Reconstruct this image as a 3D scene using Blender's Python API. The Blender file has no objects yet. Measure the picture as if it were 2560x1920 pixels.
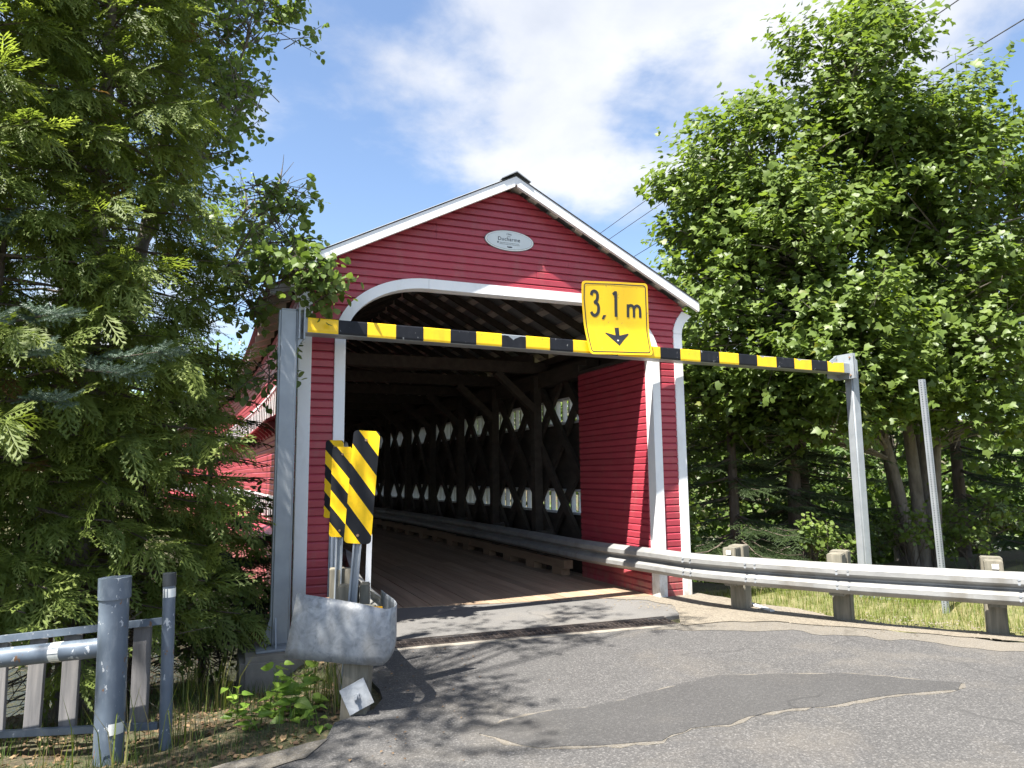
import bpy, bmesh, math, random
import numpy as np
from mathutils import Vector, Matrix
R = math.radians
random.seed(7); rng = np.random.default_rng(7)
scene = bpy.context.scene
C = scene.collection

# ------------------------------------------------------------------ camera, sky, sun, exposure
cam = bpy.data.cameras.new('camera'); cam_o = bpy.data.objects.new('camera', cam); C.objects.link(cam_o)
cam.sensor_width = 36; cam.lens = 1776 / 2560 * 36; cam.clip_start = .05; cam.clip_end = 3000
def cam_axes(yaw, pitch, roll):
    cy, sy, cp, sp = math.cos(yaw), math.sin(yaw), math.cos(pitch), math.sin(pitch)
    F = Vector((sy*cp, cy*cp, sp)); Rt = Vector((cy, -sy, 0)); U = Rt.cross(F)
    c, s = math.cos(roll), math.sin(roll)
    return F, Rt*c + U*s, U*c - Rt*s
F_, R_, U_ = cam_axes(R(22.4), R(7.15), R(-.63))
mw = Matrix((R_, U_, -F_)).transposed().to_4x4(); mw.translation = (-3.261, -7.94, 1.6)
cam_o.matrix_world = mw
scene.camera = cam_o

SUN = Vector((-2.04, -1.0, 4.17)).normalized()
world = bpy.data.worlds.new('World'); scene.world = world; world.use_nodes = True
def build_world():
    nt = world.node_tree; N = nt.nodes; L = nt.links; N.clear()
    out = N.new('ShaderNodeOutputWorld')
    sky = N.new('ShaderNodeTexSky'); sky.sky_type = 'NISHITA'; sky.sun_disc = False
    sky.sun_elevation = math.asin(SUN.z); sky.sun_rotation = math.atan2(SUN.x, SUN.y)
    sky.air_density = 1.0; sky.dust_density = 1.0; sky.ozone_density = 1.6; sky.altitude = 200
    bg = N.new('ShaderNodeBackground'); bg.inputs['Strength'].default_value = .061
    L.new(sky.outputs[0], bg.inputs['Color'])
    tc = N.new('ShaderNodeTexCoord')
    sep = N.new('ShaderNodeSeparateXYZ'); L.new(tc.outputs['Generated'], sep.inputs[0])
    def m(op, a, b=None):
        n = N.new('ShaderNodeMath'); n.operation = op
        for i, v in enumerate((a, b)):
            if v is None: continue
            if isinstance(v, (int, float)): n.inputs[i].default_value = v
            else: L.new(v, n.inputs[i])
        return n.outputs[0]
    den = m('ADD', m('MAXIMUM', sep.outputs['Z'], 0.0), .22)
    cx = m('DIVIDE', sep.outputs['X'], den); cyy = m('DIVIDE', sep.outputs['Y'], den)
    com = N.new('ShaderNodeCombineXYZ'); L.new(cx, com.inputs[0]); L.new(cyy, com.inputs[1]); com.inputs[2].default_value = 3.7
    def noise(scale, detail, rough, off, dist=0):
        mp = N.new('ShaderNodeMapping'); mp.inputs['Location'].default_value = off
        L.new(com.outputs[0], mp.inputs[0])
        n = N.new('ShaderNodeTexNoise'); n.inputs['Scale'].default_value = scale; n.inputs['Detail'].default_value = detail
        n.inputs['Roughness'].default_value = rough; n.inputs['Distortion'].default_value = dist
        L.new(mp.outputs[0], n.inputs['Vector']); return n.outputs['Fac']
    big = noise(1.15, 8, .55, CLOUD_OFF, .25)
    fine = noise(5.5, 6, .6, (2.1, .7, 0), .3)
    v = m('ADD', m('MULTIPLY', big, .86), m('MULTIPLY', fine, .14))
    rmp = N.new('ShaderNodeValToRGB'); rmp.color_ramp.interpolation = 'EASE'
    rmp.color_ramp.elements[0].position = .45; rmp.color_ramp.elements[0].color = (0, 0, 0, 1)
    rmp.color_ramp.elements[1].position = .59; rmp.color_ramp.elements[1].color = (.96, .96, .96, 1)
    L.new(v, rmp.inputs[0])
    # cloud body: white with soft grey cores
    shade = noise(2.3, 6, .55, (9.3, 4.1, 0), .2)
    cr = N.new('ShaderNodeValToRGB')
    cr.color_ramp.elements[0].position = .35; cr.color_ramp.elements[0].color = (.66, .71, .82, 1)
    cr.color_ramp.elements[1].position = .62; cr.color_ramp.elements[1].color = (.93, .95, 1.0, 1)
    L.new(shade, cr.inputs[0])
    bgc = N.new('ShaderNodeBackground'); bgc.inputs['Strength'].default_value = .258
    L.new(cr.outputs[0], bgc.inputs['Color'])
    mix = N.new('ShaderNodeMixShader'); L.new(rmp.outputs[0], mix.inputs[0]); L.new(bg.outputs[0], mix.inputs[1]); L.new(bgc.outputs[0], mix.inputs[2])
    L.new(mix.outputs[0], out.inputs['Surface'])
CLOUD_OFF = (4.33, 1.42, 0)
build_world()
sun = bpy.data.lights.new('sun', 'SUN'); sun.energy = 4.0; sun.angle = R(.53); sun.color = (1, .955, .88)
sun_o = bpy.data.objects.new('sun', sun); C.objects.link(sun_o)
sun_o.rotation_euler = (-SUN).to_track_quat('-Z', 'Y').to_euler(); sun_o.location = (-20, -10, 40)
vs = scene.view_settings; vs.view_transform = 'Standard'; vs.look = 'None'; vs.gamma = 1; vs.use_curve_mapping = False
vs.exposure = 2.15
scene.render.resolution_x = 1024; scene.render.resolution_y = 768

# ------------------------------------------------------------------ helpers
def wm(o):
    m = Matrix.LocRotScale(o.location, o.rotation_euler, o.scale)
    return wm(o.parent) @ o.matrix_parent_inverse @ m if o.parent else m
def setparent(o, p):
    if p is not None:
        o.parent = p; o.matrix_parent_inverse = wm(p).inverted()
def thing(name, label, cat, loc=(0, 0, 0), group=None):
    o = bpy.data.objects.new(name, None); C.objects.link(o); o.location = loc; o.empty_display_size = .1
    o['label'] = label; o['category'] = cat
    if group: o['group'] = group
    return o
def tag(o, label, cat, group=None):
    o['label'] = label; o['category'] = cat
    if group: o['group'] = group
    return o
def link(name, me, parent=None):
    o = bpy.data.objects.new(name, me); C.objects.link(o); setparent(o, parent); return o
def bend(y):
    t = max(0., y - 1.)
    return -.0033*t*t if t < 19 else -.0033*361 - .1254*(t - 19)

class MB:
    def __init__(s): s.v = []; s.f = []
    def add(s, vs, fs):
        o = len(s.v); s.v += [tuple(p) for p in vs]; s.f += [tuple(i + o for i in q) for q in fs]; return s
    def box(s, x0, x1, y0, y1, z0, z1):
        return s.add([(x, y, z) for z in (z0, z1) for y in (y0, y1) for x in (x0, x1)],
                     [(0, 2, 3, 1), (4, 5, 7, 6), (0, 1, 5, 4), (2, 6, 7, 3), (0, 4, 6, 2), (1, 3, 7, 5)])
    def bar(s, p0, p1, w, h, up=(0, 0, 1), n=1):
        p0 = Vector(p0); p1 = Vector(p1); d = (p1 - p0).normalized(); up = Vector(up)
        a = d.cross(up).normalized()*(w/2); b = a.cross(d).normalized()*(h/2)
        vs = []; fs = []
        for i in range(n + 1):
            c = p0.lerp(p1, i/n); vs += [c - a - b, c + a - b, c + a + b, c - a + b]
        for i in range(n):
            k = 4*i
            fs += [(k + j, k + (j + 1) % 4, k + 4 + (j + 1) % 4, k + 4 + j) for j in range(4)]
        fs += [(3, 2, 1, 0), tuple(4*n + j for j in range(4))]
        return s.add(vs, fs)
    def tube(s, pts, rad, n=8, cap=True):
        pts = [Vector(p) for p in pts]; m = len(pts)
        if isinstance(rad, (int, float)): rad = [rad]*m
        vs = []; ref = Vector((.31, .17, .93))
        for i, p in enumerate(pts):
            d = (pts[min(i + 1, m - 1)] - pts[max(i - 1, 0)]).normalized()
            if abs(d.dot(ref)) > .95: rf = Vector((1, .1, 0))
            else: rf = ref
            a = d.cross(rf).normalized(); b = d.cross(a)
            vs += [p + a*(math.cos(2*math.pi*j/n)*rad[i]) + b*(math.sin(2*math.pi*j/n)*rad[i]) for j in range(n)]
        fs = [(i*n + j, i*n + (j + 1) % n, (i + 1)*n + (j + 1) % n, (i + 1)*n + j) for i in range(m - 1) for j in range(n)]
        if cap: fs += [tuple(range(n))[::-1], tuple((m - 1)*n + j for j in range(n))]
        return s.add(vs, fs)
    def prism(s, poly, a, b, fn):
        """poly: 2-D outline; fn(u, v, t) -> point; extruded between t=a and t=b"""
        n = len(poly)
        vs = [fn(u, v, a) for u, v in poly] + [fn(u, v, b) for u, v in poly]
        return s.add(vs, [tuple(range(n))[::-1], tuple(range(n, 2*n))] + [(i, (i + 1) % n, n + (i + 1) % n, n + i) for i in range(n)])
    def sheet(s, rows):
        n = len(rows[0]); vs = [p for r in rows for p in r]
        return s.add(vs, [(i*n + j, i*n + j + 1, (i + 1)*n + j + 1, (i + 1)*n + j) for i in range(len(rows) - 1) for j in range(n - 1)])
    def bent(s):
        s.v = [(x + bend(y), y, z) for x, y, z in s.v]; return s
    def mesh(s, name, mat, smooth=False, bevel=0, seg=1):
        me = bpy.data.meshes.new(name)
        bm = bmesh.new(); vv = [bm.verts.new(p) for p in s.v]
        for q in s.f:
            try: bm.faces.new([vv[i] for i in q])
            except ValueError: pass
        bmesh.ops.recalc_face_normals(bm, faces=bm.faces)
        if bevel: bmesh.ops.bevel(bm, geom=[e for e in bm.edges if len(e.link_faces) == 2 and e.calc_face_angle(0) > .5], offset=bevel, segments=seg, affect='EDGES')
        if smooth:
            for f in bm.faces: f.smooth = True
            for e in bm.edges:
                if len(e.link_faces) == 2 and e.calc_face_angle(0) > .7: e.smooth = False
        bm.to_mesh(me); bm.free()
        if mat: me.materials.append(mat)
        return me
    def build(s, name, mat, parent=None, **k):
        return link(name, s.mesh(name, mat, **k), parent)

# ------------------------------------------------------------------ materials
def newmat(name):
    m = bpy.data.materials.new(name); m.use_nodes = True
    nt = m.node_tree; return m, nt, nt.nodes, nt.links, nt.nodes['Principled BSDF']
def nnoise(nt, scale, detail=5, rough=.55, vec=None, dist=0):
    n = nt.nodes.new('ShaderNodeTexNoise'); n.inputs['Scale'].default_value = scale; n.inputs['Detail'].default_value = detail
    n.inputs['Roughness'].default_value = rough; n.inputs['Distortion'].default_value = dist
    if vec is not None: nt.links.new(vec, n.inputs['Vector'])
    return n.outputs['Fac']
def ramp(nt, fac, stops):
    r = nt.nodes.new('ShaderNodeValToRGB'); e = r.color_ramp.elements
    while len(e) < len(stops): e.new(.5)
    for i, (p, c) in enumerate(stops):
        e[i].position = p; e[i].color = (c, c, c, 1) if isinstance(c, (int, float)) else (*c, 1)
    nt.links.new(fac, r.inputs[0]); return r.outputs[0]
def mixc(nt, fac, a, b, mode='MIX'):
    n = nt.nodes.new('ShaderNodeMix'); n.data_type = 'RGBA'; n.blend_type = mode
    for i, v in ((0, fac), (6, a), (7, b)):
        if isinstance(v, (int, float)): n.inputs[i].default_value = v
        elif isinstance(v, tuple): n.inputs[i].default_value = (*v, 1)
        else: nt.links.new(v, n.inputs[i])
    return n.outputs[2]
def pos(nt, sc=(1, 1, 1), rot=(0, 0, 0)):
    g = nt.nodes.new('ShaderNodeNewGeometry'); mp = nt.nodes.new('ShaderNodeMapping')
    mp.inputs['Scale'].default_value = sc; mp.inputs['Rotation'].default_value = rot
    nt.links.new(g.outputs['Position'], mp.inputs[0]); return mp.outputs[0]
def objrand(nt):
    return nt.nodes.new('ShaderNodeObjectInfo').outputs['Random']
def bump(nt, bs, h, strength, dist):
    b = nt.nodes.new('ShaderNodeBump'); b.inputs['Strength'].default_value = strength; b.inputs['Distance'].default_value = dist
    nt.links.new(h, b.inputs['Height']); nt.links.new(b.outputs[0], bs.inputs['Normal'])
def simple(name, c1, c2, scale=6, rough=.6, metal=0., stretch=(1, 1, 1), bmp=0, bscale=60, bdist=.003, rand=0., spec=.5, dirt=None):
    m, nt, N, L, b = newmat(name)
    p = pos(nt, stretch)
    f = nnoise(nt, scale, 6, .6, p)
    col = mixc(nt, ramp(nt, f, [(.3, 0.), (.7, 1.)]), c1, c2)
    if dirt:
        d = ramp(nt, nnoise(nt, dirt[1], 7, .65, pos(nt, (1, 1, .35))), [(.52, 0.), (.75, dirt[2])])
        col = mixc(nt, d, col, dirt[0])
    if rand:
        r = ramp(nt, objrand(nt), [(0, 1 - rand), (1, 1.)])
        col = mixc(nt, 1., col, r, 'MULTIPLY')
    L.new(col, b.inputs['Base Color']); b.inputs['Roughness'].default_value = rough; b.inputs['Metallic'].default_value = metal
    b.inputs['Specular IOR Level'].default_value = spec
    if bmp: bump(nt, b, nnoise(nt, bscale, 4, .6, p), bmp, bdist)
    return m
M = {}
M['red'] = simple('red_paint', (.35, .040, .060), (.42, .054, .076), 3, .36, rand=.16, bmp=.25, bscale=35, stretch=(1, 1, 3), bdist=.002, dirt=((.34, .115, .11), 6, .5))
M['white'] = simple('white_paint', (.74, .75, .76), (.80, .80, .80), 4, .45, bmp=.1, bscale=40, dirt=((.45, .44, .40), 5, .35))
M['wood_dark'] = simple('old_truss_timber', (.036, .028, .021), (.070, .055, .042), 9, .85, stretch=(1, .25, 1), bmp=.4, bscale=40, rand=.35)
M['wood_deck'] = simple('deck_timber', (.27, .185, .12), (.40, .29, .195), 14, .8, stretch=(1, .06, 1), bmp=.5, bscale=60, rand=.35, dirt=((.33, .27, .19), 1.6, .7))
M['wood_curb'] = simple('curb_timber', (.20, .13, .08), (.30, .20, .12), 10, .8, stretch=(1, .1, 1), bmp=.4, rand=.2)
M['wood_post'] = simple('treated_post_wood', (.115, .108, .082), (.25, .225, .175), 26, .85, stretch=(1, 1, .08), bmp=.6, bscale=90, rand=.15, dirt=((.10, .11, .08), 6, .6))
M['wood_picket'] = simple('grey_picket_wood', (.11, .11, .115), (.22, .21, .21), 30, .85, stretch=(1, 1, .07), bmp=.6, bscale=90, rand=.25, dirt=((.08, .07, .065), 6, .7))
M['bluegrey'] = simple('blue_grey_enamel', (.085, .11, .145), (.115, .145, .185), 9, .38, spec=.6, dirt=((.30, .33, .36), 11, .5))
def chipped(m, col, sc, lo):
    nt = m.node_tree; b = nt.nodes['Principled BSDF']; src = b.inputs['Base Color'].links[0].from_socket
    d = ramp(nt, nnoise(nt, sc, 4, .6, pos(nt, (1, 1, .6))), [(lo, 0.), (lo + .02, 1.)])
    nt.links.new(mixc(nt, d, src, col), b.inputs['Base Color']); return m
chipped(M['bluegrey'], (.42, .44, .46), 24, .645); chipped(M['bluegrey'], (.16, .085, .045), 15, .67); chipped(M['red'], (.42, .33, .31), 40, .72)
def splashed(m, col, top, amt):
    nt = m.node_tree; b = nt.nodes['Principled BSDF']; src = b.inputs['Base Color'].links[0].from_socket
    g = nt.nodes.new('ShaderNodeNewGeometry'); sx = nt.nodes.new('ShaderNodeSeparateXYZ'); nt.links.new(g.outputs['Position'], sx.inputs[0])
    z_ = ramp(nt, sx.outputs['Z'], [(0., amt), (top, 0.)]); n_ = ramp(nt, nnoise(nt, 9, 7, .7, pos(nt, (1, 1, .5))), [(.38, 0.), (.62, 1.)])
    nt.links.new(mixc(nt, mixc(nt, 1., z_, n_, 'MULTIPLY'), src, col), b.inputs['Base Color'])
splashed(M['red'], (.24, .16, .12), .55, .75); splashed(M['white'], (.34, .30, .24), .5, .8)
M['rubber_and_shade'] = simple('black_cap_and_shade', (.025, .03, .035), (.04, .045, .05), 8, .5)  # black of the post cap; also painted-in shade for trench and tube holes
M['yellow'] = simple('yellow_sheeting', (.92, .56, .008), (.95, .60, .012), 3, .38, dirt=((.45, .27, .03), 4.5, .35))
M['black'] = simple('black_sheeting', (.008, .009, .012), (.014, .015, .02), 7, .5, spec=.25, dirt=((.05, .05, .055), 12, .3))
chipped(M['yellow'], (.50, .33, .05), 20, .67); chipped(M['black'], (.25, .25, .25), 22, .67)
M['tape'] = simple('reflective_tape', (.75, .75, .70), (.80, .80, .76), 20, .35, dirt=((.4, .38, .33), 18, .4))
M['amber'] = simple('amber_reflector', (.75, .36, .01), (.8, .42, .02), 20, .3)
M['rust'] = simple('rusty_bolt', (.20, .10, .05), (.34, .24, .16), 40, .6, .4)
M['concrete'] = simple('concrete', (.17, .152, .125), (.27, .245, .205), 5, .9, bmp=.5, bscale=70, dirt=((.13, .12, .10), 2.5, .7))
M['roof'] = simple('galvanised_roofing', (.20, .21, .215), (.28, .29, .30), 3, .5, .3, dirt=((.12, .10, .085), 3, .4))
M['wire'] = simple('wire', (.03, .03, .03), (.05, .05, .05), 3, .5)
M['ink'] = simple('black_lettering', (.02, .022, .025), (.03, .03, .035), 9, .4)
M['plaque'] = simple('plaque_face', (.60, .64, .64), (.66, .70, .69), 6, .4)
M['ink_soft'] = simple('grey_print', (.10, .12, .13), (.14, .16, .17), 9, .5)
M['bark'] = simple('grey_bark', (.10, .085, .07), (.20, .175, .15), 14, .95, stretch=(1, 1, .3), bmp=1., bscale=30, bdist=.02)
M['bark_dark'] = simple('brown_bark', (.07, .055, .042), (.13, .10, .08), 16, .95, stretch=(1, 1, .3), bmp=1., bscale=30, bdist=.02)
M['dead_twig'] = simple('dead_twig', (.13, .105, .08), (.23, .20, .165), 12, .9)
def galv_mat():
    m, nt, N, L, b = newmat('galvanised_steel')
    p = pos(nt)
    v = N.new('ShaderNodeTexVoronoi'); v.inputs['Scale'].default_value = 42; L.new(p, v.inputs['Vector'])
    sp = N.new('ShaderNodeSeparateColor'); L.new(v.outputs['Color'], sp.inputs[0])
    big = nnoise(nt, 9, 7, .68, p, 1.2)
    col = mixc(nt, ramp(nt, big, [(.35, 0.), (.65, 1.)]), (.17, .185, .205), (.34, .36, .385))
    col = mixc(nt, ramp(nt, sp.outputs[0], [(0, .0), (1, .35)]), col, (.42, .44, .46))
    d = ramp(nt, nnoise(nt, 3, 6, .6, pos(nt, (1, 1, .4))), [(.5, 0.), (.75, .7)])
    col = mixc(nt, d, col, (.20, .185, .155))
    L.new(col, b.inputs['Base Color']); b.inputs['Metallic'].default_value = .25
    L.new(ramp(nt, big, [(.3, .62), (.7, .48)]), b.inputs['Roughness'])
    return m
M['galv'] = galv_mat()
M['galv_smooth'] = simple('smooth_galvanised_steel', (.25, .275, .30), (.33, .355, .38), 4, .48, .25, bmp=.05, bscale=60, dirt=((.20, .21, .21), 5, .45))
M['rail'] = simple('weathered_rail_steel', (.22, .22, .215), (.34, .34, .33), 4, .5, .3, stretch=(1, 1, 2), dirt=((.15, .13, .10), 2.2, .85), bmp=.15, bscale=25)
def asphalt_mat(name, c, spk, sand=0., amp=1.):
    m, nt, N, L, b = newmat(name)
    p = pos(nt)
    v = N.new('ShaderNodeTexVoronoi'); v.inputs['Scale'].default_value = 95; L.new(p, v.inputs['Vector'])
    sp = N.new('ShaderNodeSeparateColor'); L.new(v.outputs['Color'], sp.inputs[0])
    stones = ramp(nt, sp.outputs[0], [(.0, 0.), (.55, .12), (.9, .5), (1., 1.)])
    dark = tuple(x*.55 for x in c)
    col = mixc(nt, ramp(nt, nnoise(nt, 1.1, 7, .65, p), [(.3, 0.), (.72, 1.)]), tuple(x*.82 for x in c), tuple(x*1.14 for x in c))
    col = mixc(nt, ramp(nt, v.outputs['Distance'], [(.25, 0.), (.75, .75*amp)]), col, dark)
    col = mixc(nt, mixc(nt, 1., stones, (spk, spk, spk), 'MULTIPLY'), col, (.26, .25, .24))
    fine = nnoise(nt, 260, 3, .6, p)
    col = mixc(nt, .6, col, ramp(nt, fine, [(.3, .45), (.7, 1.)]), 'MULTIPLY')
    if sand:
        d = ramp(nt, nnoise(nt, .75, 8, .7, p, .4), [(.50, 0.), (.72, sand)])
        col = mixc(nt, d, col, (.19, .165, .13))
    # hairline cracks
    vc = N.new('ShaderNodeTexVoronoi'); vc.feature = 'DISTANCE_TO_EDGE'; vc.inputs['Scale'].default_value = .55
    wob = N.new('ShaderNodeVectorMath'); wob.operation = 'ADD'
    nv = N.new('ShaderNodeTexNoise'); nv.inputs['Scale'].default_value = 2.2; nv.inputs['Detail'].default_value = 6; L.new(p, nv.inputs['Vector'])
    sc = N.new('ShaderNodeVectorMath'); sc.operation = 'SCALE'; sc.inputs['Scale'].default_value = .55; L.new(nv.outputs['Color'], sc.inputs[0])
    L.new(p, wob.inputs[0]); L.new(sc.outputs[0], wob.inputs[1]); L.new(wob.outputs[0], vc.inputs['Vector'])
    ck = ramp(nt, vc.outputs['Distance'], [(.0, .9), (.012, 0.)])
    gate = ramp(nt, nnoise(nt, .5, 3, .5, p), [(.47, 0.), (.53, 1.)])
    col = mixc(nt, mixc(nt, 1., ck, gate, 'MULTIPLY'), col, dark)
    L.new(col, b.inputs['Base Color']); b.inputs['Roughness'].default_value = .88
    bump(nt, b, v.outputs['Distance'], .55, .006)
    return m
M['asphalt'] = asphalt_mat('worn_asphalt', (.076, .0735, .0725), .5, .28)
M['patch'] = asphalt_mat('asphalt_patch', (.056, .0545, .054), .2, .1, .5)
M['slab'] = asphalt_mat('approach_slab_asphalt', (.150, .145, .138), .3, .4, .5)
def ground_mat():
    m, nt, N, L, b = newmat('forest_soil')
    p = pos(nt)
    f = nnoise(nt, 1.4, 8, .65, p)
    col = mixc(nt, ramp(nt, f, [(.35, 0.), (.6, 1.)]), (.055, .042, .028), (.055, .07, .025))
    litter = ramp(nt, nnoise(nt, 38, 5, .7, p), [(.45, 0.), (.68, .8)])
    col = mixc(nt, litter, col, (.16, .11, .065))
    L.new(col, b.inputs['Base Color']); b.inputs['Roughness'].default_value = .95
    bump(nt, b, nnoise(nt, 30, 6, .7, p), .8, .04)
    return m
M['ground'] = ground_mat()
M['lawn'] = simple('dry_lawn_soil', (.085, .095, .03), (.19, .165, .075), 4, .95, bmp=.6, bscale=40, bdist=.02)
M['sand_road'] = asphalt_mat('dusty_asphalt', (.16, .142, .115), .5, .5)
M['sand'] = simple('sandy_gravel', (.15, .128, .098), (.27, .235, .182), 45, .95, bmp=1., bscale=90, bdist=.02, dirt=((.11, .092, .07), 4, .75))
def water_mat():
    m, nt, N, L, b = newmat('river_water')
    b.inputs['Base Color'].default_value = (.03, .032, .022, 1); b.inputs['Roughness'].default_value = .06; b.inputs['IOR'].default_value = 1.33
    bump(nt, b, nnoise(nt, 3.2, 4, .55, pos(nt, (1, .5, 1)), .4), .8, .15)
    return m
M['water'] = water_mat()
def leaf_mat(name, dark, mid, light, trans=.35, rough=.45, odd=None):
    m, nt, N, L, b = newmat(name)
    a = N.new('ShaderNodeAttribute'); a.attribute_name = 'rnd'
    st = [(0, dark), (.5, mid), (.93, light)] + ([(1., odd)] if odd else [])
    col = ramp(nt, a.outputs['Fac'], st)
    L.new(col, b.inputs['Base Color']); b.inputs['Roughness'].default_value = rough; b.inputs['Specular IOR Level'].default_value = .4
    t = N.new('ShaderNodeBsdfTranslucent')
    L.new(mixc(nt, 1., col, (1.2, 1.2, .6), 'MULTIPLY'), t.inputs['Color'])
    mx = N.new('ShaderNodeMixShader'); mx.inputs[0].default_value = trans
    L.new(b.outputs[0], mx.inputs[1]); L.new(t.outputs[0], mx.inputs[2])
    L.new(mx.outputs[0], N['Material Output'].inputs['Surface'])
    return m
M['maple_leaf'] = leaf_mat('maple_leaf', (.085, .130, .026), (.125, .185, .038), (.175, .240, .055), .48, odd=(.17, .19, .04))
M['poplar_leaf'] = leaf_mat('poplar_leaf', (.085, .135, .036), (.135, .200, .052), (.190, .255, .072), .48)
M['cedar_leaf'] = leaf_mat('cedar_frond', (.105, .148, .032), (.160, .212, .046), (.245, .300, .075), .52, .55, odd=(.15, .085, .03))
M['spruce_needle'] = leaf_mat('spruce_needle', (.034, .056, .021), (.052, .082, .030), (.078, .115, .042), .12, .55)
M['blue_needle'] = leaf_mat('blue_spruce_needle', (.060, .095, .068), (.085, .128, .092), (.115, .165, .122), .12, .5)
M['grass'] = leaf_mat('grass_blade', (.085, .125, .022), (.145, .190, .034), (.22, .24, .06), .38, odd=(.32, .27, .13))
M['grass_dark'] = leaf_mat('bank_grass_blade', (.045, .080, .020), (.075, .125, .030), (.13, .165, .05), .35, odd=(.24, .19, .10))
M['litter'] = leaf_mat('dead_leaf', (.09, .055, .03), (.15, .095, .05), (.23, .16, .09), .1, .8)
M['weed_leaf'] = leaf_mat('weed_leaf', (.12, .21, .03), (.17, .28, .04), (.24, .33, .06), .4, .4)
M['far_leaf'] = leaf_mat('far_foliage', (.05, .085, .022), (.085, .14, .03), (.13, .19, .04), .3)

# ------------------------------------------------------------------ fast foliage meshes
def foliage(name, tmpl, P, Fr, S, rnd, mat, parent=None, pick=None):
    """tmpl: list of (verts k x 3, tris m x 3); P n x 3; Fr n x 3 x 3 (columns = axes); S n; rnd n"""
    n = len(P)
    if pick is None: pick = rng.integers(0, len(tmpl), n)
    VV, TT, RR = [], [], []; off = 0
    for t, (tv, tf) in enumerate(tmpl):
        idx = np.nonzero(pick == t)[0]
        if not len(idx): continue
        v = np.einsum('nij,kj->nki', Fr[idx], tv)*S[idx][:, None, None] + P[idx][:, None, :]
        k = len(tv); VV.append(v.reshape(-1, 3))
        f = tf[None] + (np.arange(len(idx))*k)[:, None, None] + off
        TT.append(f.reshape(-1, 3)); RR.append(np.repeat(rnd[idx], k)); off += len(idx)*k
    V = np.concatenate(VV).astype(np.float32); T = np.concatenate(TT).astype(np.int32); Q = np.concatenate(RR).astype(np.float32)
    me = bpy.data.meshes.new(name); me.vertices.add(len(V)); me.vertices.foreach_set('co', V.ravel())
    me.loops.add(len(T)*3); me.loops.foreach_set('vertex_index', T.ravel())
    me.polygons.add(len(T)); me.polygons.foreach_set('loop_start', np.arange(0, len(T)*3, 3, dtype=np.int32))
    me.update(calc_edges=True)
    at = me.attributes.new('rnd', 'FLOAT', 'POINT'); at.data.foreach_set('value', Q)
    me.materials.append(mat)
    return link(name, me, parent)
def norm(a): return a/np.maximum(np.linalg.norm(a, axis=-1, keepdims=True), 1e-9)
def frames(Y, Z):
    """Y length axis, Z approximate normal"""
    Y = norm(Y); X = norm(np.cross(Y, Z)); Z = np.cross(X, Y)
    return np.stack([X, Y, Z], axis=-1)
def fan(outline, fold=.0, droop=.0):
    o = np.array(outline, float); c = np.array([[0, .42]])
    p = np.concatenate([c, o]); z = fold*np.abs(p[:, 0]) - droop*p[:, 1]**2
    v = np.column_stack([p, z]); n = len(o)
    return v, np.array([(0, 1 + i, 1 + (i + 1) % n) for i in range(n)])
maple_out = [(0, 0), (.30, .02), (.27, .20), (.52, .38), (.30, .50), (.34, .72), (.12, .66), (0, 1.0), (-.12, .66), (-.34, .72), (-.30, .50), (-.52, .38), (-.27, .20), (-.30, .02)]
maple_out2 = [(0, 0), (.42, .06), (.52, .46), (.22, .56), (0, 1.0), (-.22, .56), (-.52, .46), (-.42, .06)]
LEAF_MAPLE = [fan(maple_out2, .22, .15), fan(maple_out2, -.12, .30)]
round_out = [(0, 0), (.34, .12), (.45, .42), (.28, .76), (0, 1.0), (-.28, .76), (-.45, .42), (-.34, .12)]
LEAF_ROUND = [fan(round_out, .2, .1), fan(round_out, -.1, .25)]
LEAF_SIMPLE = [(np.array([(0, 0, 0), (.42, .45, .08), (0, 1, -.15), (-.42, .45, .08)]), np.array([(0, 1, 2), (0, 2, 3)]))]
def quads(L):
    v = []; f = []
    for (a, b, w) in L:
        a = np.array(a, float); b = np.array(b, float); d = norm(b - a); s = np.array([-d[1], d[0], 0])*w
        k = len(v); v += [a, (a*.4 + b*.6) + s, b, (a*.4 + b*.6) - s]
        f += [(k, k + 1, k + 2), (k, k + 2, k + 3)]
    return np.array(v), np.array(f)
def cedar_frond(seed):
    """flat feathery spray: a bent axis, alternating side branchlets, each ending in narrow scale-leaf fingers"""
    r = random.Random(seed); L = []; bx = r.uniform(-.10, .10)
    def ax(t): return (bx*t*t, t, -.10*t*t)
    L.append((ax(0), ax(1), .020))
    n = 6
    for i in range(n):
        t = .10 + .80*i/(n - 1); ln = (.50 - .36*t)*r.uniform(.75, 1.2)
        for s in (-1, 1):
            a = R(r.uniform(28, 48)); o = ax(min(1, t + .035*s)); e = (o[0] + s*math.sin(a)*ln, o[1] + math.cos(a)*ln, o[2] - .10*ln + r.uniform(-.03, .03))
            L.append((o, e, .026))
            for q in (.38, .66):
                sg = s if q < .5 else -s; b = a*s + sg*R(r.uniform(26, 40)); l2 = ln*r.uniform(.34, .5)*(1.1 - q*.4)
                p = tuple(o[j] + (e[j] - o[j])*q for j in range(3))
                L.append((p, (p[0] + math.sin(b)*l2, p[1] + math.cos(b)*l2, p[2] - .03), .024))
    return quads(L)
CEDAR = [cedar_frond(i) for i in range(5)]
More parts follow.
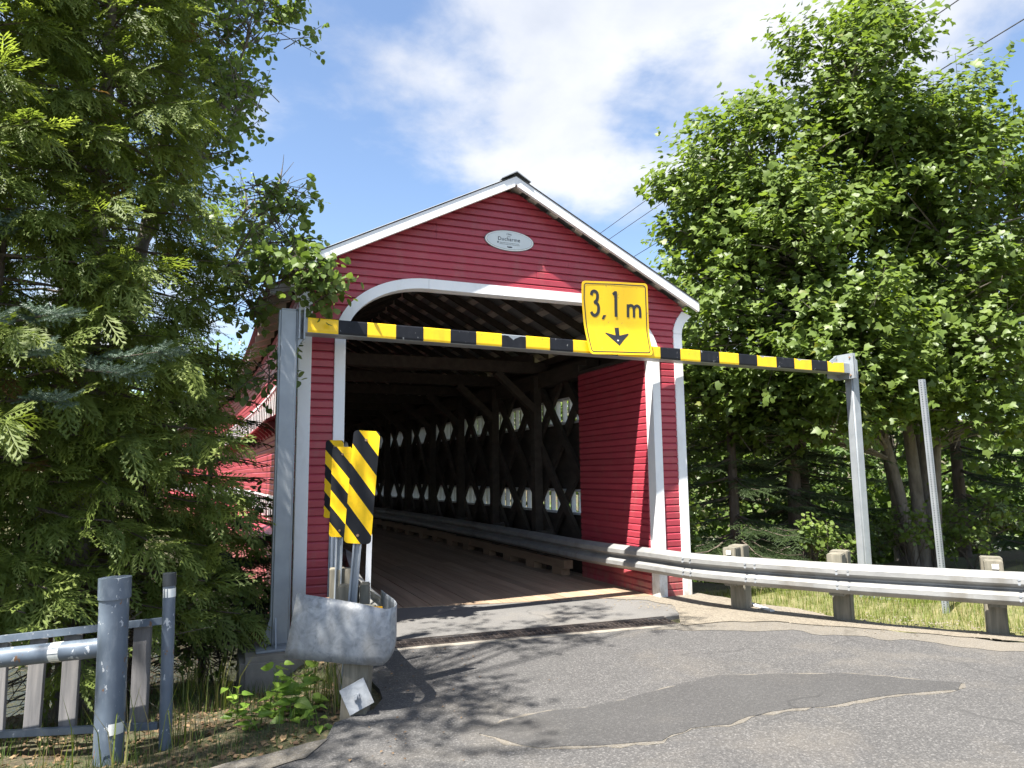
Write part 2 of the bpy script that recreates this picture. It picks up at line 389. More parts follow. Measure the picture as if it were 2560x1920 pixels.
def spruce_spray(seed, needles=9):
    r = random.Random(seed); v = []; f = []
    def twig(a, b):
        a = np.array(a); b = np.array(b); d = b - a; u = norm(d); s = np.array([-u[1], u[0], 0]); w = np.cross(u, s)
        for i in range(needles):
            p = a + d*(i + .5)/needles
            for sg in (-1, 1):
                e = p + (s*sg*.75 + u*.65 + w*r.uniform(-.1, .7))*.045*r.uniform(.8, 1.2)
                k = len(v); h = u*.011
                v.extend([p - h, p + h, e]); f.append((k, k + 1, k + 2))
        k = len(v); q = s*.006; v.extend([a - q, a + q, b]); f.append((k, k + 1, k + 2))
        k = len(v); q = w*.014; v.extend([a - q, a + q + w*.006, b]); f.append((k, k + 1, k + 2))
    twig((0, 0, 0), (0, 1, 0))
    for i in range(5):
        t = .12 + .17*i; ln = .42*(1 - t*.75)
        for sg in (-1, 1):
            a = R(r.uniform(42, 56)); twig((0, t, 0), (sg*math.sin(a)*ln, t + math.cos(a)*ln, r.uniform(-.1, .02)))
    return np.array(v), np.array(f)
SPRUCE = [spruce_spray(i) for i in range(4)]; SPRUCE_FAR = [spruce_spray(i, 4) for i in range(4)]
def blade(seed):
    r = random.Random(seed); b = r.uniform(.15, .5); w = .02
    return np.array([(-w, 0, 0), (w, 0, 0), (w*.8, b*.25, .5), (-w*.8, b*.25, .5), (0, b, .95)]), np.array([(0, 1, 2), (0, 2, 3), (3, 2, 4)])
BLADE = [blade(i) for i in range(5)]

# ------------------------------------------------------------------ terrain, road, water
def sst(a, b, x):
    t = np.clip((x - a)/(b - a), 0, 1); return t*t*(3 - 2*t)
def hgt(x, y):
    x = np.asarray(x, float); y = np.asarray(y, float)
    wl = sst(-2.35, -2.75, x)                                    # left of the road
    wr = sst(2.3, 2.9, x)
    mid = -.04 - 2.9*sst(.9, 3.2, y)
    left = -.05 - .28*sst(-2.9, -.6, y) - .35*sst(-1.2, 1.2, y) - 2.3*sst(.6, 6.0, y) - .25*sst(-3.5, -8, x)*sst(-3.6, -1, y)
    right = -.06 - .16*sst(-2.2, .2, y) - .06*sst(3, 7, x) - 2.7*sst(1.6, 7.5, y - .12*np.maximum(x - 3, 0))
    z = mid*(1 - wl)*(1 - wr) + left*wl + right*wr
    far = 3.6*sst(33, 41, y) + 16*sst(46, 150, y)
    side = 6*sst(18, 60, np.abs(x))*sst(-5, 20, y)*0
    n = .05*np.sin(x*1.7 + y*.9) + .04*np.sin(y*2.3 - x*1.1)
    off = np.clip(wl + wr + sst(1, 2, y), 0, 1)
    return z + far + side + n*off*sst(0, 1.2, np.maximum(np.abs(x + .2) - 2.6, 0) + np.maximum(y - 1, 0))
def axis(lo, hi, dlo, dhi, fine):
    a = np.arange(dlo, dhi + 1e-6, fine).tolist()
    s = fine; v = dhi
    while v < hi: s *= 1.22; v += s; a.append(v)
    s = fine; v = dlo
    while v > lo: s *= 1.22; v -= s; a.insert(0, v)
    return np.array(a)
gx = axis(-420, 420, -7, 12, .25); gy = axis(-160, 420, -6, 9, .25)
X, Y = np.meshgrid(gx, gy); Z = hgt(X, Y)
me = bpy.data.meshes.new('ground'); nx, ny = len(gx), len(gy)
idx = (np.arange(ny - 1)[:, None]*nx + np.arange(nx - 1)[None]).ravel()
me.from_pydata(np.column_stack([X.ravel(), Y.ravel(), Z.ravel()]).tolist(), [], np.column_stack([idx, idx + 1, idx + nx + 1, idx + nx]).tolist())
me.materials.append(M['ground']); me.materials.append(M['lawn'])
for p in me.polygons:
    p.use_smooth = True; c = p.center
    if (c.x > 2.2 and c.y < 1.2 and c.x < 40): p.material_index = 1
ground = link('ground', me); ground['kind'] = 'structure'; ground['label'] = 'dark forest soil banks and dry lawn round the bridge'
def flat(name, poly, z, mat, jit=0., step=.18, skirt=.06):
    pts = []
    n = len(poly)
    for i in range(n):
        a = Vector(poly[i]); b = Vector(poly[(i + 1) % n]); k = max(1, int((b - a).length/step)) if jit else 1
        if (b - a).length > 6: k = 1
        for j in range(k):
            p = a.lerp(b, j/k)
            if jit: p += Vector((random.uniform(-jit, jit), random.uniform(-jit, jit)))
            pts.append(p)
    m = MB(); m.prism([(p.x, p.y) for p in pts], z - skirt, z, lambda u, v, t: (u, v, t))
    o = m.build(name, mat); o['kind'] = 'structure'; return o
road = flat('road', [(-2.02, -1.17), (-2.08, -2.6), (-2.22, -2.86), (-2.5, -2.98), (-2.62, -3.24), (-3.1, -3.5), (-4.2, -3.86), (-7, -4.3), (-30, -5.2), (-30, -24), (40, -24), (24, -15), (12, -8.2), (6, -5.7), (3.75, -4.05), (3.2, -3.35), (2.7, -2.7), (2.35, -2.25), (2.08, -1.8), (2.0, -1.5), (1.3, -1.42)], 0.0, M['asphalt'], .03)
slab = flat('approach_slab', [(-2.0, -.9), (1.36, -1.06), (1.9, -1.05), (1.96, -.2), (1.93, .1), (1.28, .235), (.27, .44), (-1.34, .75), (-2.0, .86)], .004, M['slab'], .012)
lip = flat('grate_kerb', [(-2.05, -1.17), (-2.05, -1.26), (1.28, -1.50), (1.30, -1.41)], .0035, M['concrete'], .01)
PATCH = [(-1.69, -3.56), (-1.5, -3.42), (-1.2, -3.36), (-.9, -3.40), (-.55, -3.38), (-.15, -3.27), (.2, -3.19), (.45, -3.16), (.8, -3.30), (1.1, -3.42), (1.35, -3.50), (1.62, -3.72), (1.80, -3.95), (1.95, -4.08), (1.75, -4.16), (1.5, -4.12), (1.15, -4.06), (.75, -4.07), (.5, -4.02), (.1, -3.99), (-.2, -4.06), (-.45, -4.02), (-.75, -4.13), (-1.0, -4.08), (-1.25, -3.98), (-1.45, -3.93), (-1.6, -3.76)]
flat('asphalt_patch', PATCH, .006, M['patch'], .02, .09, .03)
pc = Vector((.1, -3.65)); flat('patch_dust_rim', [tuple(pc + (Vector(p) - pc) + Vector(((p[0] - .1)*.012, -.028 if p[1] < -3.7 - .1*p[0] else .006))) for p in PATCH], .003, M['sand_road'], .022, .08, .02)
def strip(name, A, B, z, mat, jit, n=70, rows=4):
    def rs(P):
        P = [Vector(p) for p in P]; d = [0.]
        for i in range(len(P) - 1): d.append(d[-1] + (P[i + 1] - P[i]).length)
        t = np.linspace(0, d[-1], n); return np.column_stack([np.interp(t, d, [p.x for p in P]), np.interp(t, d, [p.y for p in P])])
    a_, b_ = rs(A), rs(B); k = np.convolve(rng.normal(0, jit, n + 4), [.25, .5, .25], 'same')[2:-2]; k2 = np.convolve(rng.normal(0, jit, n + 4), [.25, .5, .25], 'same')[2:-2]
    u = norm(b_ - a_); a_ = a_ + u*k[:, None]; b_ = b_ + u*k2[:, None]; m = MB()
    m.sheet([[(*(a_[i] + (b_[i] - a_[i])*j/rows), z) for j in range(rows + 1)] for i in range(n)])
    o = m.build(name, mat); o['kind'] = 'structure'; return o
# road side first, verge side second, from the portal outward
strip('sand_shoulder', [(1.35, .30), (1.72, -.1), (1.85, -.55), (1.55, -1.1), (1.35, -1.5), (1.75, -1.55), (2.25, -1.72), (2.72, -2.28), (3.26, -2.94), (3.92, -3.76), (5.3, -4.88), (8.0, -6.5)],
      [(1.98, .75), (2.02, .2), (2.62, .06), (2.72, -.4), (2.85, -.9), (2.98, -1.35), (3.08, -1.8), (3.22, -2.35), (3.7, -3.05), (4.4, -3.8), (5.8, -4.75), (8.4, -6.1)], .010, M['sand'], .07, 90, 5)
strip('dusty_road_edge', [(.9, -1.55), (1.25, -1.82), (1.65, -1.98), (2.25, -2.36), (2.78, -2.86), (3.2, -3.5), (3.55, -4.0), (5.0, -5.3), (7.6, -6.8)],
      [(1.2, -1.42), (1.5, -1.40), (2.1, -1.60), (2.7, -2.2), (3.22, -2.86), (3.86, -3.7), (4.3, -4.15), (5.35, -4.85), (8.1, -6.4)], .003, M['sand_road'], .09, 90, 4)
strip('dust_verge', [(-2.72, -3.50), (-3.3, -3.72), (-4.2, -4.02), (-6.5, -4.5)], [(-2.58, -3.28), (-3.1, -3.42), (-4.2, -3.72), (-6.5, -4.12)], .006, M['sand_road'], .05, 60, 3)
w = MB(); w.box(-300, 300, 2.2, 37.2, -3.6, -2.42); wo = w.build('river', M['water']); wo['kind'] = 'structure'

# ------------------------------------------------------------------ covered bridge
EXP = .0895
PROF = [(0, 0), (.025, 0), (.027, .063), (.007, .0885), (0, .0885)]
bridge = thing('covered_bridge', 'red covered wooden bridge with white arched portal trim and metal gable roof', 'bridge', (0, 0, 0))
def board_mesh(xb0, xb1, xt0, xt1, h=.0885):
    m = MB(); vs = []
    for e in (0, 1):
        for d, z in PROF:
            t = z/.0885; z = z*h/.0885
            x = (xb0 + (xt0 - xb0)*t) if e == 0 else (xb1 + (xt1 - xb1)*t)
            vs.append((x, -d, z))
    m.add(vs, [(0, 1, 6, 5), (1, 2, 7, 6), (2, 3, 8, 7), (3, 4, 9, 8), (4, 0, 5, 9), (4, 3, 2, 1, 0), (5, 6, 7, 8, 9)])
    return m
UNIT = board_mesh(0, 1, 0, 1).mesh('siding_board', M['red'])
def unit_board(p, length, rz, parent=bridge):
    o = bpy.data.objects.new('siding_board', UNIT); C.objects.link(o)
    o.location = (p[0], p[1], p[2] + random.uniform(-.0015, .0015)); o.rotation_euler = (0, 0, rz); o.scale = (length, 1, 1)
    setparent(o, parent); return o
def xarch(z):                                                    # under the arch trim
    if z < 3.1: return 2.09
    q = (z - 3.1)/.74
    return 0. if q >= 1 else 1.05 + 1.03*math.sqrt(1 - q*q)
def xout(z):
    if z < 3.45: return 2.44
    if z < 3.74: return 2.44 + .10*((z - 3.45)/.29)**1.8
    return max(0.001, min(2.56, (5.15 - z)/.52))
z = .01
row = 0
while z + EXP < 5.13:
    z1 = z + .0885; jit = random.uniform(-.001, .001)
    if z1 < 3.1:
        for s in (-1, 1):
            a, b = (-2.37, -2.11) if s < 0 else (2.11, 2.37)
            unit_board((a, 0, z), b - a, 0)
    else:
        i0, i1, o0, o1 = xarch(z), xarch(z1), xout(z), xout(z1)
        if i1 > 0:
            spans = [(-o0, -i0, -o1, -i1), (i0, o0, i1, o1)]
        else:
            i0 = 0
            cut = random.choice([None, -.95, .35, .8, -.3, None]) if o0 > 1.2 else None
            if cut is None: spans = [(-o0, o0, -o1, o1)]
            else: spans = [(-o0, cut - .0015, -o1, cut - .0015), (cut + .0015, o0, cut + .0015, o1)]
        for sp in spans:
            m = board_mesh(*sp); m.v = [(x, y + random.uniform(0, .001), zz + z + jit) for x, y, zz in m.v]
            m.build('siding_board', M['red'], bridge)
    z += EXP; row += 1
# inner portal walls, right one in plain view
z = .012; k = 0
while z + EXP < 3.17:
    unit_board((2.012, 2.03, z), 1.90, -math.pi/2)
    z += EXP
inner_left = MB(); z = .012
while z + EXP < 3.17:
    for d, zz in (): pass
    inner_left.box(-2.005, -1.986, .13, 2.03, z, z + .08); z += EXP
o = inner_left.build('siding', M['red'], bridge); o['kind'] = 'stuff'
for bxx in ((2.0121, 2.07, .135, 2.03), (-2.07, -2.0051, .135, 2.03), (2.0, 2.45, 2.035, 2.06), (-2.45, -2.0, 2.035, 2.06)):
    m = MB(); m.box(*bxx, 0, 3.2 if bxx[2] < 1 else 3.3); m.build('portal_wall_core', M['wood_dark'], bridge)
# left outer wall: three bands of boards between two window bands
bands = [(-.35, .86), (1.31, 2.43), (2.90, 3.62)]
segs = [(.05, 3.3), (3.3, 7.3), (7.3, 12.3), (12.3, 20.3)]
for (za, zb) in bands:
    z = za; k = 0
    while z < zb:
        for (ya, yb) in segs:
            dy = 0 if k % 2 else .45
            a = ya if ya < .1 else ya - dy; b = yb - dy
            pa = Vector((-2.5 + bend(a) + .019, a, z)); pb = Vector((-2.5 + bend(b) + .019, b, z))
            d = pb - pa
            unit_board(pb, d.length - .003, math.atan2(-d.y, -d.x))
        z += EXP; k += 1
m = MB()
for s in (-1, 1):
    for (za, zb) in bands:
        z = za
        while z < zb:
            ya = 20.2 if s < 0 else .05
            while ya < 41:
                yb = min(ya + 3, 41); xa = s*2.5
                for q in range(1):
                    m.add([(xa, ya, z), (xa, yb, z), (xa, yb, z + .066), (xa, ya, z + .066), (xa - s*.014, ya, z + .0885), (xa - s*.014, yb, z + .0885), (xa - s*.02, ya, z), (xa - s*.02, yb, z)], [(0, 1, 2, 3), (3, 2, 5, 4), (0, 1, 7, 6)])
                ya = yb
            z += EXP
m.bent(); o = m.build('siding', M['red'], bridge); o['kind'] = 'stuff'
# sheathing behind the boards
for s in (-1, 1):
    m = MB(); x0, x1 = sorted((s*2.472, s*2.44))
    for (za, zb) in bands:
        ya = .06
        while ya < 41:
            yb = min(41, ya + 2); m.box(x0, x1, ya, yb, za, zb + .06); ya = yb
    m.box(x0, x1, .06, 2.0, .92, 1.31); m.box(x0, x1, .06, 2.0, 2.49, 2.90)
    m.bent().build('wall_sheathing', M['wood_dark'], bridge)['kind'] = 'stuff'
# facade core with the arched opening
def arch(half, cx, a, b, zs, n=14, up=True):
    pts = []
    for i in range(n + 1):
        t = math.pi/2*i/n; pts.append((cx + a*math.cos(t), zs + b*math.sin(t)))
    return pts
def ring(half, a, b, zbot):
    r = arch(half, 1.05, a, b, 3.1)
    return [(half, zbot)] + r + [(-x, z) for x, z in r[::-1]] + [(-half, zbot)]
outline = [(-2.46, 0), (-2.46, 3.45), (-2.50, 3.6), (-2.58, 3.76), (0, 5.12), (2.58, 3.76), (2.50, 3.6), (2.46, 3.45), (2.46, 0)]
inner = ring(2.06, 1.01, .72, 0)
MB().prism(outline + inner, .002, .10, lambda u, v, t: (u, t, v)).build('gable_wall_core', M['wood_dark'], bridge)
# white trim
def jamb(s, x0, x1, z0, z1, y0, y1, name):
    a, b = sorted((s*x0, s*x1)); m = MB(); m.box(a, b, y0, y1, z0, z1); return m.build(name, M['white'], bridge, bevel=.004)
for s in (-1, 1):
    jamb(s, 2.0, 2.12, -.02, 3.1, -.045, .13, 'jamb_trim')
    jamb(s, 2.365, 2.5, -.02, 3.45, -.04, .045, 'corner_trim')
    # flared bracket board under the eave
    pin = []; pout = []
    for i in range(9):
        t = i/8; zz = 3.452 + .30*t; xx = .17*t**1.9
        pin.append((s*(2.365 + xx*.9), zz + .01*t)); pout.append((s*(2.5 + xx), zz - .045*t*t))
    MB().prism(pin + pout[::-1], -.04, .045, lambda u, v, t: (u, t, v)).build('eave_bracket', M['white'], bridge)
a_out = arch(2.12, 1.05, 1.07, .78, 3.1, 16); a_in = arch(2.0, 1.05, .95, .66, 3.1, 16)
for s in (-1, 1):
    MB().prism([(s*x, z) for x, z in a_out + a_in[::-1]], -.045, .12, lambda u, v, t: (u, t, v)).build('arch_trim', M['white'], bridge)
for (xa, xb) in ((-1.0475, -.12), (-.118, .52), (.522, 1.0475)):
    m = MB(); m.box(xa, xb, -.045, .12, 3.76, 3.88); m.build('arch_trim', M['white'], bridge)
# roof
HW, SL = 2.654, .52
def rz(x): return 5.235 - SL*abs(x)
RO = -.24
for s in (-1, 1):
    m = MB(); m.prism([(0, 0), (s*HW, -SL*HW), (s*HW, -SL*HW - .10), (0, -.10)], RO, RO + .03, lambda u, v, t: (u, t, 5.225 + v))
    bo = m.build('barge_board', M['white'], bridge)
    m = MB(); m.prism([(s*.02, -.095 - SL*.02), (s*HW*.995, -.095 - SL*HW*.995), (s*HW*.995, -.125 - SL*HW*.995), (s*.02, -.125 - SL*.02)], RO - .012, RO + .035, lambda u, v, t: (u, t, 5.225 + v))
    m.build('barge_moulding', M['white'], bo)
def roof_sheet(ya, yb, s, hw, name='roof_sheet'):
    m = MB(); n = max(2, int((yb - ya)/.0125)); rows = []
    for i in range(n + 1):
        y = ya + (yb - ya)*i/n; w = .008*math.sin(2*math.pi*y/.075)
        rows.append([(s*.0, y, rz(0) + w + .012), (s*hw, y, rz(hw) + w + .012)])
    m.sheet(rows)
    k = len(m.v); m.v += [(x, y, z - .004) for x, y, z in m.v]; m.f += [tuple(i + k for i in q[::-1]) for q in m.f]
    m.bent(); return m
y = RO - .01; i = 0
while y < 9:
    for s in (-1, 1):
        hw = 2.665 if y < .55 else 2.83
        roof_sheet(y, y + .8, s, hw).build('roof_sheet', M['roof'], bridge, smooth=True)
    y += .8
for s in (-1, 1):
    m = MB(); rows = []
    for i in range(430):
        yy = y + (41.2 - y)*i/429; w_ = .008*(1 if i % 2 else -1)
        rows.append([(0, yy, rz(0) + w_ + .012), (s*2.83, yy, rz(2.83) + w_ + .012)])
    m.sheet(rows).bent(); o = m.build('roof_sheeting', M['roof'], bridge, smooth=True); o['kind'] = 'stuff'
m = MB()
ya = RO - .03
while ya < 41:
    yb = min(ya + 1.5, 41.2)
    m.add([(-.19, ya, rz(.19) + .036), (0, ya, rz(0) + .05), (.19, ya, rz(.19) + .036), (-.19, yb, rz(.19) + .036), (0, yb, rz(0) + .05), (.19, yb, rz(.19) + .036),
           (-.19, ya, rz(.19) + .026), (0, ya, rz(0) + .036), (.19, ya, rz(.19) + .026)], [(0, 1, 4, 3), (1, 2, 5, 4), (0, 6, 7, 1), (1, 7, 8, 2)]); ya = yb
m.bent().build('ridge_cap', M['roof'], bridge)
for s in (-1, 1):
    for x in (.10, .31, .60, .95, 1.34, 1.74, 2.14, 2.52):
        m = MB(); n = 20; c = math.atan(SL)
        rows = []
        for i in range(n + 1):
            yy = -.205 + (41 + .205)*(i/n)**1.3
            q = [(x - .05, 0), (x + .05, 0), (x + .05, -.05), (x - .05, -.05)]
            rows.append([(s*u, yy, rz(u) - .003 + v) for u, v in q])
        vs = [p for r in rows for p in r]
        m.add(vs, [(4*i + j, 4*i + (j + 1) % 4, 4*i + 4 + (j + 1) % 4, 4*i + 4 + j) for i in range(n) for j in range(4)] + [(0, 1, 2, 3)])
        m.bent().build('purlin', M['white'] if 0 else M['purlin'] if 'purlin' in M else M.setdefault('purlin', simple('weathered_white_timber', (.42, .38, .33), (.55, .51, .46), 8, .7)), bridge)
rest = MB()
yy = .42
while yy < 40.5:
    for s in (-1, 1):
        m = MB() if yy < 14 else rest
        top = -.058; pr = [(.02, rz(.02) + top), (2.78, rz(2.78) + top), (2.78, rz(2.78) + top - .09), (2.45, rz(2.45) + top - .13), (.02, rz(.02) + top - .13)]
        m.prism([(s*u, v) for u, v in pr], yy, yy + .05, lambda u, v, t: (u, t, v))
        if yy < 14: m.bent().build('rafter', M['wood_dark'], bridge)
        if yy < 14:
            m = MB(); m.prism([(s*u, v) for u, v in [(2.51, rz(2.51) + top + .001), (2.785, rz(2.785) + top + .001), (2.785, rz(2.785) + top - .092), (2.51, rz(2.51) + top - .128)]], yy - .002, yy + .052, lambda u, v, t: (u, t, v)); m.bent().build('rafter_tail', M['purlin'], bridge)
    yy += .62
o = rest.bent().build('far_rafters', M['wood_dark'], bridge); o['kind'] = 'stuff'
# windows: sills, heads, pickets, hoods
wp = MB()
for s in (-1, 1):
    for (za, zb) in ((.92, 1.30), (2.48, 2.90)):
        for nm, zz in (('window_sill', za - .015), ('window_head', zb - .005)):
            m = MB(); ya = 2.05
            while ya < 40.5:
                yb = min(ya + 2, 40.5); x0, x1 = sorted((s*2.405, s*2.515)); m.box(x0, x1, ya, yb, zz - .02, zz + .02); ya = yb
            m.bent().build(nm, M['white'] if s > 0 or nm == 'window_head' else M['red'], bridge)
        y = 2.12; i = 0
        while y < 40.4:
            t = .024 if i % 4 else .05; x0, x1 = (2.42, 2.505) if s > 0 else (-2.505, -2.493)
            m = MB() if y < 13 else wp
            m.box(x0, x1, y, y + t, za, zb - .02)
            if y < 13: m.bent().build('window_post', M['white'], bridge)
            y += .26 if s > 0 else .34; i += 1
        # drip hood under the opening
        m = MB(); ya = 2.0
        while ya < 40.5:
            yb = min(ya + 2, 40.5)
            m.prism([(s*2.50, za - .036), (s*2.70, za - .13), (s*2.70, za - .15), (s*2.50, za - .075)], ya, yb, lambda u, v, t: (u, t, v)); ya = yb
        m.bent().build('drip_hood', M['red'], bridge)
        if s < 0:
            y = 2.3
            while y < 12:
                MB().prism([(-2.50, za - .08), (-2.67, za - .155), (-2.50, za - .30)], y, y + .04, lambda u, v, t: (u, t, v)).bent().build('hood_bracket', M['red'], bridge); y += .55
o = wp.bent().build('far_window_posts', M['white'], bridge); o['kind'] = 'stuff'
# trusses
rest = MB()
def timber(name, p0, p1, w_, h_, up=(0, 0, 1), n=1, near=None, mat='wood_dark'):
    m = MB(); m.bar(p0, p1, w_, h_, up, n); m.bent()
    if near is not None and near > 14: rest.add(m.v, m.f); return
    m.build(name, M[mat], bridge)
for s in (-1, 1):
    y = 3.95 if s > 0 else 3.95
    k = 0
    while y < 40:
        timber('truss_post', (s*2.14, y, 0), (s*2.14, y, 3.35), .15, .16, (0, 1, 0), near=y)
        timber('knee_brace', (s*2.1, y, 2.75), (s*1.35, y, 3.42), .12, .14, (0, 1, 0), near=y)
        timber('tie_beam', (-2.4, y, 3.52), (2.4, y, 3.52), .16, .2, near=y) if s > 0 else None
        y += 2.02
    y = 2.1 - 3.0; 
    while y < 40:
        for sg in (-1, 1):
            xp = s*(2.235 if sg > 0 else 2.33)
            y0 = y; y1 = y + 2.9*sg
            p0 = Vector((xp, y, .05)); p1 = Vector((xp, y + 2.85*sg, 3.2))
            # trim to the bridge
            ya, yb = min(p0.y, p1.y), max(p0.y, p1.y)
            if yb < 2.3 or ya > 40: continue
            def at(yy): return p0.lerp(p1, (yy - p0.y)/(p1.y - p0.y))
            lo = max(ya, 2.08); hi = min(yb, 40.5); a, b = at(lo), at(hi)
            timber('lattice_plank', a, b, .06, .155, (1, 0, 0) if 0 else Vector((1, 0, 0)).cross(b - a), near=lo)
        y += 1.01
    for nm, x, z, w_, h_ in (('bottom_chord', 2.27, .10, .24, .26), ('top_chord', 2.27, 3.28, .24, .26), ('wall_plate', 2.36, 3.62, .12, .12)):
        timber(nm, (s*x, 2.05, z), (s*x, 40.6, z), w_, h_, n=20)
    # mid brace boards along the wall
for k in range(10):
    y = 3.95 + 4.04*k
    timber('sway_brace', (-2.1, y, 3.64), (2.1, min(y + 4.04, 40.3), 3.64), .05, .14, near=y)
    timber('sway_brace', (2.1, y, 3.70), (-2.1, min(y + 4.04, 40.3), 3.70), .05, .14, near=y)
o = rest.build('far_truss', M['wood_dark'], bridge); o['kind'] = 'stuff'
# deck planks
def front(x): return float(np.interp(x, [-2, -1.34, .27, 1.28, 2.0], [.87, .76, .445, .24, .10]))
PW = .172; rest = MB(); i = 0; x = -2.0
while x < 1.99:
    y = front(x) + .004; k = 0
    while y < 40.8:
        ln = random.uniform(3.2, 4.9) if k else random.uniform(1.8, 4.5)
        yb = min(y + ln, 40.8); z = .012 + random.uniform(-.002, .003)
        y0r = front(x + PW - .008) + .004 if k == 0 else y
        n = 4; vs = []
        for j in range(n + 1):
            t = j/n; ya = y + (yb - y)*t; yr = y0r + (yb - y0r)*t
            vs += [(x + .004, ya, z - .05), (x + PW - .004, yr, z - .05), (x + PW - .004, yr, z), (x + .004, ya, z)]
        m = MB(); m.add(vs, [(4*a + c, 4*a + (c + 1) % 4, 4*a + 4 + (c + 1) % 4, 4*a + 4 + c) for a in range(n) for c in range(4)] + [(3, 2, 1, 0), tuple(4*n + c for c in range(4))])
        m.bent()
        if y < 12: m.build('deck_plank', M['wood_deck'], bridge)
        else: rest.add(m.v, m.f)
        y = yb + .004; k += 1
    x += PW
o = rest.build('far_deck_planks', M['wood_deck'], bridge); o['kind'] = 'stuff'
m = MB(); ya = .95
while ya < 41: m.box(-2.4, 2.4, ya, ya + 1.99, -.4, -.06); ya += 2
m.bent().build('deck_frame', M['wood_dark'], bridge)
# curb timbers on blocks
for s in (-1, 1):
    y = 2.12
    while y < 40:
        yb = min(y + 4.2, 40.4); timber('curb_timber', (s*1.80, y, .19), (s*1.80, yb - .02, .19), .15, .13, n=4, mat='wood_curb')
        q = y + .1
        while q < yb - .2 and q < 26:
            m = MB(); m.box(s*1.80 - .07, s*1.80 + .07, q, q + .34, .016, .124); m.bent().build('curb_block', M['wood_curb'], bridge); q += 1.02
        y = yb
# abutment under the near end
m = MB(); m.box(-2.45, 2.45, .9, 2.2, -3.5, -.42); m.build('abutment', M['concrete'], bridge)
# plaque
pl_c = Vector((-.015, -.03, 4.466))
def ell(a, b, n=44): return [(a*math.cos(2*math.pi*i/n), b*math.sin(2*math.pi*i/n)) for i in range(n)]
pf = lambda u, v, t: (pl_c.x + u, pl_c.y - t, pl_c.z + v)
pq = MB().prism(ell(.33, .132), -.008, .006, pf).build('plaque', M['ink_soft'], bridge)
MB().prism(ell(.322, .126), .0055, .009, pf).build('plaque_rim', M['tape'], pq)
MB().prism(ell(.306, .113), .0085, .0105, pf).build('plaque_line', M['ink_soft'], pq)
MB().prism(ell(.302, .110), .0098, .012, pf).build('plaque_face', M['plaque'], pq)
def text(s, size, xc, zc, mat, parent, y, bold=0., sx=1., name='lettering'):
    cu = bpy.data.curves.new(name, 'FONT'); cu.body = s; cu.size = size; cu.align_x = 'CENTER'; cu.align_y = 'CENTER'; cu.offset = bold; cu.resolution_u = 3; cu.extrude = .0006; cu.space_character = 1.08
    to = bpy.data.objects.new(name, cu); C.objects.link(to)
    dg = bpy.context.evaluated_depsgraph_get(); me = bpy.data.meshes.new_from_object(to.evaluated_get(dg)); bpy.data.objects.remove(to)
    me.transform(Matrix.Translation((xc, y, zc)) @ Matrix.Rotation(R(90), 4, 'X') @ Matrix.Diagonal((sx, 1, 1, 1)))
    me.materials.clear(); me.materials.append(mat); me.name = name
    return link(name, me, parent)
yt = pl_c.y - .0135
text('1946', .034, pl_c.x - .01, pl_c.z + .078, M['ink'], pq, yt)
text('Pont', .019, pl_c.x - .01, pl_c.z + .050, M['ink'], pq, yt)
text('Ducharme', .066, pl_c.x - .01, pl_c.z + .014, M['ink'], pq, yt, .0004)
m = MB()
for r_, (za, n_) in enumerate(((-.033, 15), (-.051, 16))):
    xx = -.135
    for k in range(n_):
        w_ = random.choice((.008, .012, .016)); m.box(pl_c.x + xx, pl_c.x + xx + w_, yt - .0004, yt + .001, pl_c.z + za - .003, pl_c.z + za + .003); xx += w_ + .005
m.build('fine_print', M['ink_soft'], pq)
m = MB(); m.box(pl_c.x - .165, pl_c.x - .150, yt - .001, yt + .001, pl_c.z - .042, pl_c.z - .022); m.build('plaque_mark', M['ink'], pq)
m = MB(); m.prism([(-.035, -.078), (-.026, -.068), (-.02, -.08), (.0, -.074), (.03, -.076), (.034, -.088), (.0, -.092), (-.03, -.09)], .012, .014, pf); m.build('plaque_emblem', M['ink'], pq)

# ------------------------------------------------------------------ height barrier and its sign
BA = Vector((-2.466, -.53)); BB = Vector((5.424, -.01)); BL = (BB - BA).length; bd = (BB - BA)/BL; bn = Vector((bd.y, -bd.x))
def bp(a, z, off): p = BA + bd*a + bn*off; return (p.x, p.y, z)
barrier = thing('height_barrier', 'galvanised steel portal with black and yellow striped crossbeam before the bridge', 'barrier', (-2.6, -.54, 0))
m = MB(); m.add([bp(a, z, o) for a in (-.06, BL + .02) for z in (3.03, 3.185) for o in (-.1, .1)], [(0, 1, 3, 2), (4, 6, 7, 5), (0, 4, 5, 1), (2, 3, 7, 6), (0, 2, 6, 4), (1, 5, 7, 3)])
beam = m.build('crossbeam', M['galv_smooth'], barrier, bevel=.006)
bounds = [-.02, .291, .591, .903, 1.209, 1.525, 1.833, 2.152, 2.461, 2.781, 3.1, 3.42, 3.75, 4.08, 4.402, 4.725, 5.059, 5.382, 5.73, 6.066, 6.428, 6.778, 7.123, 7.453, 7.80]
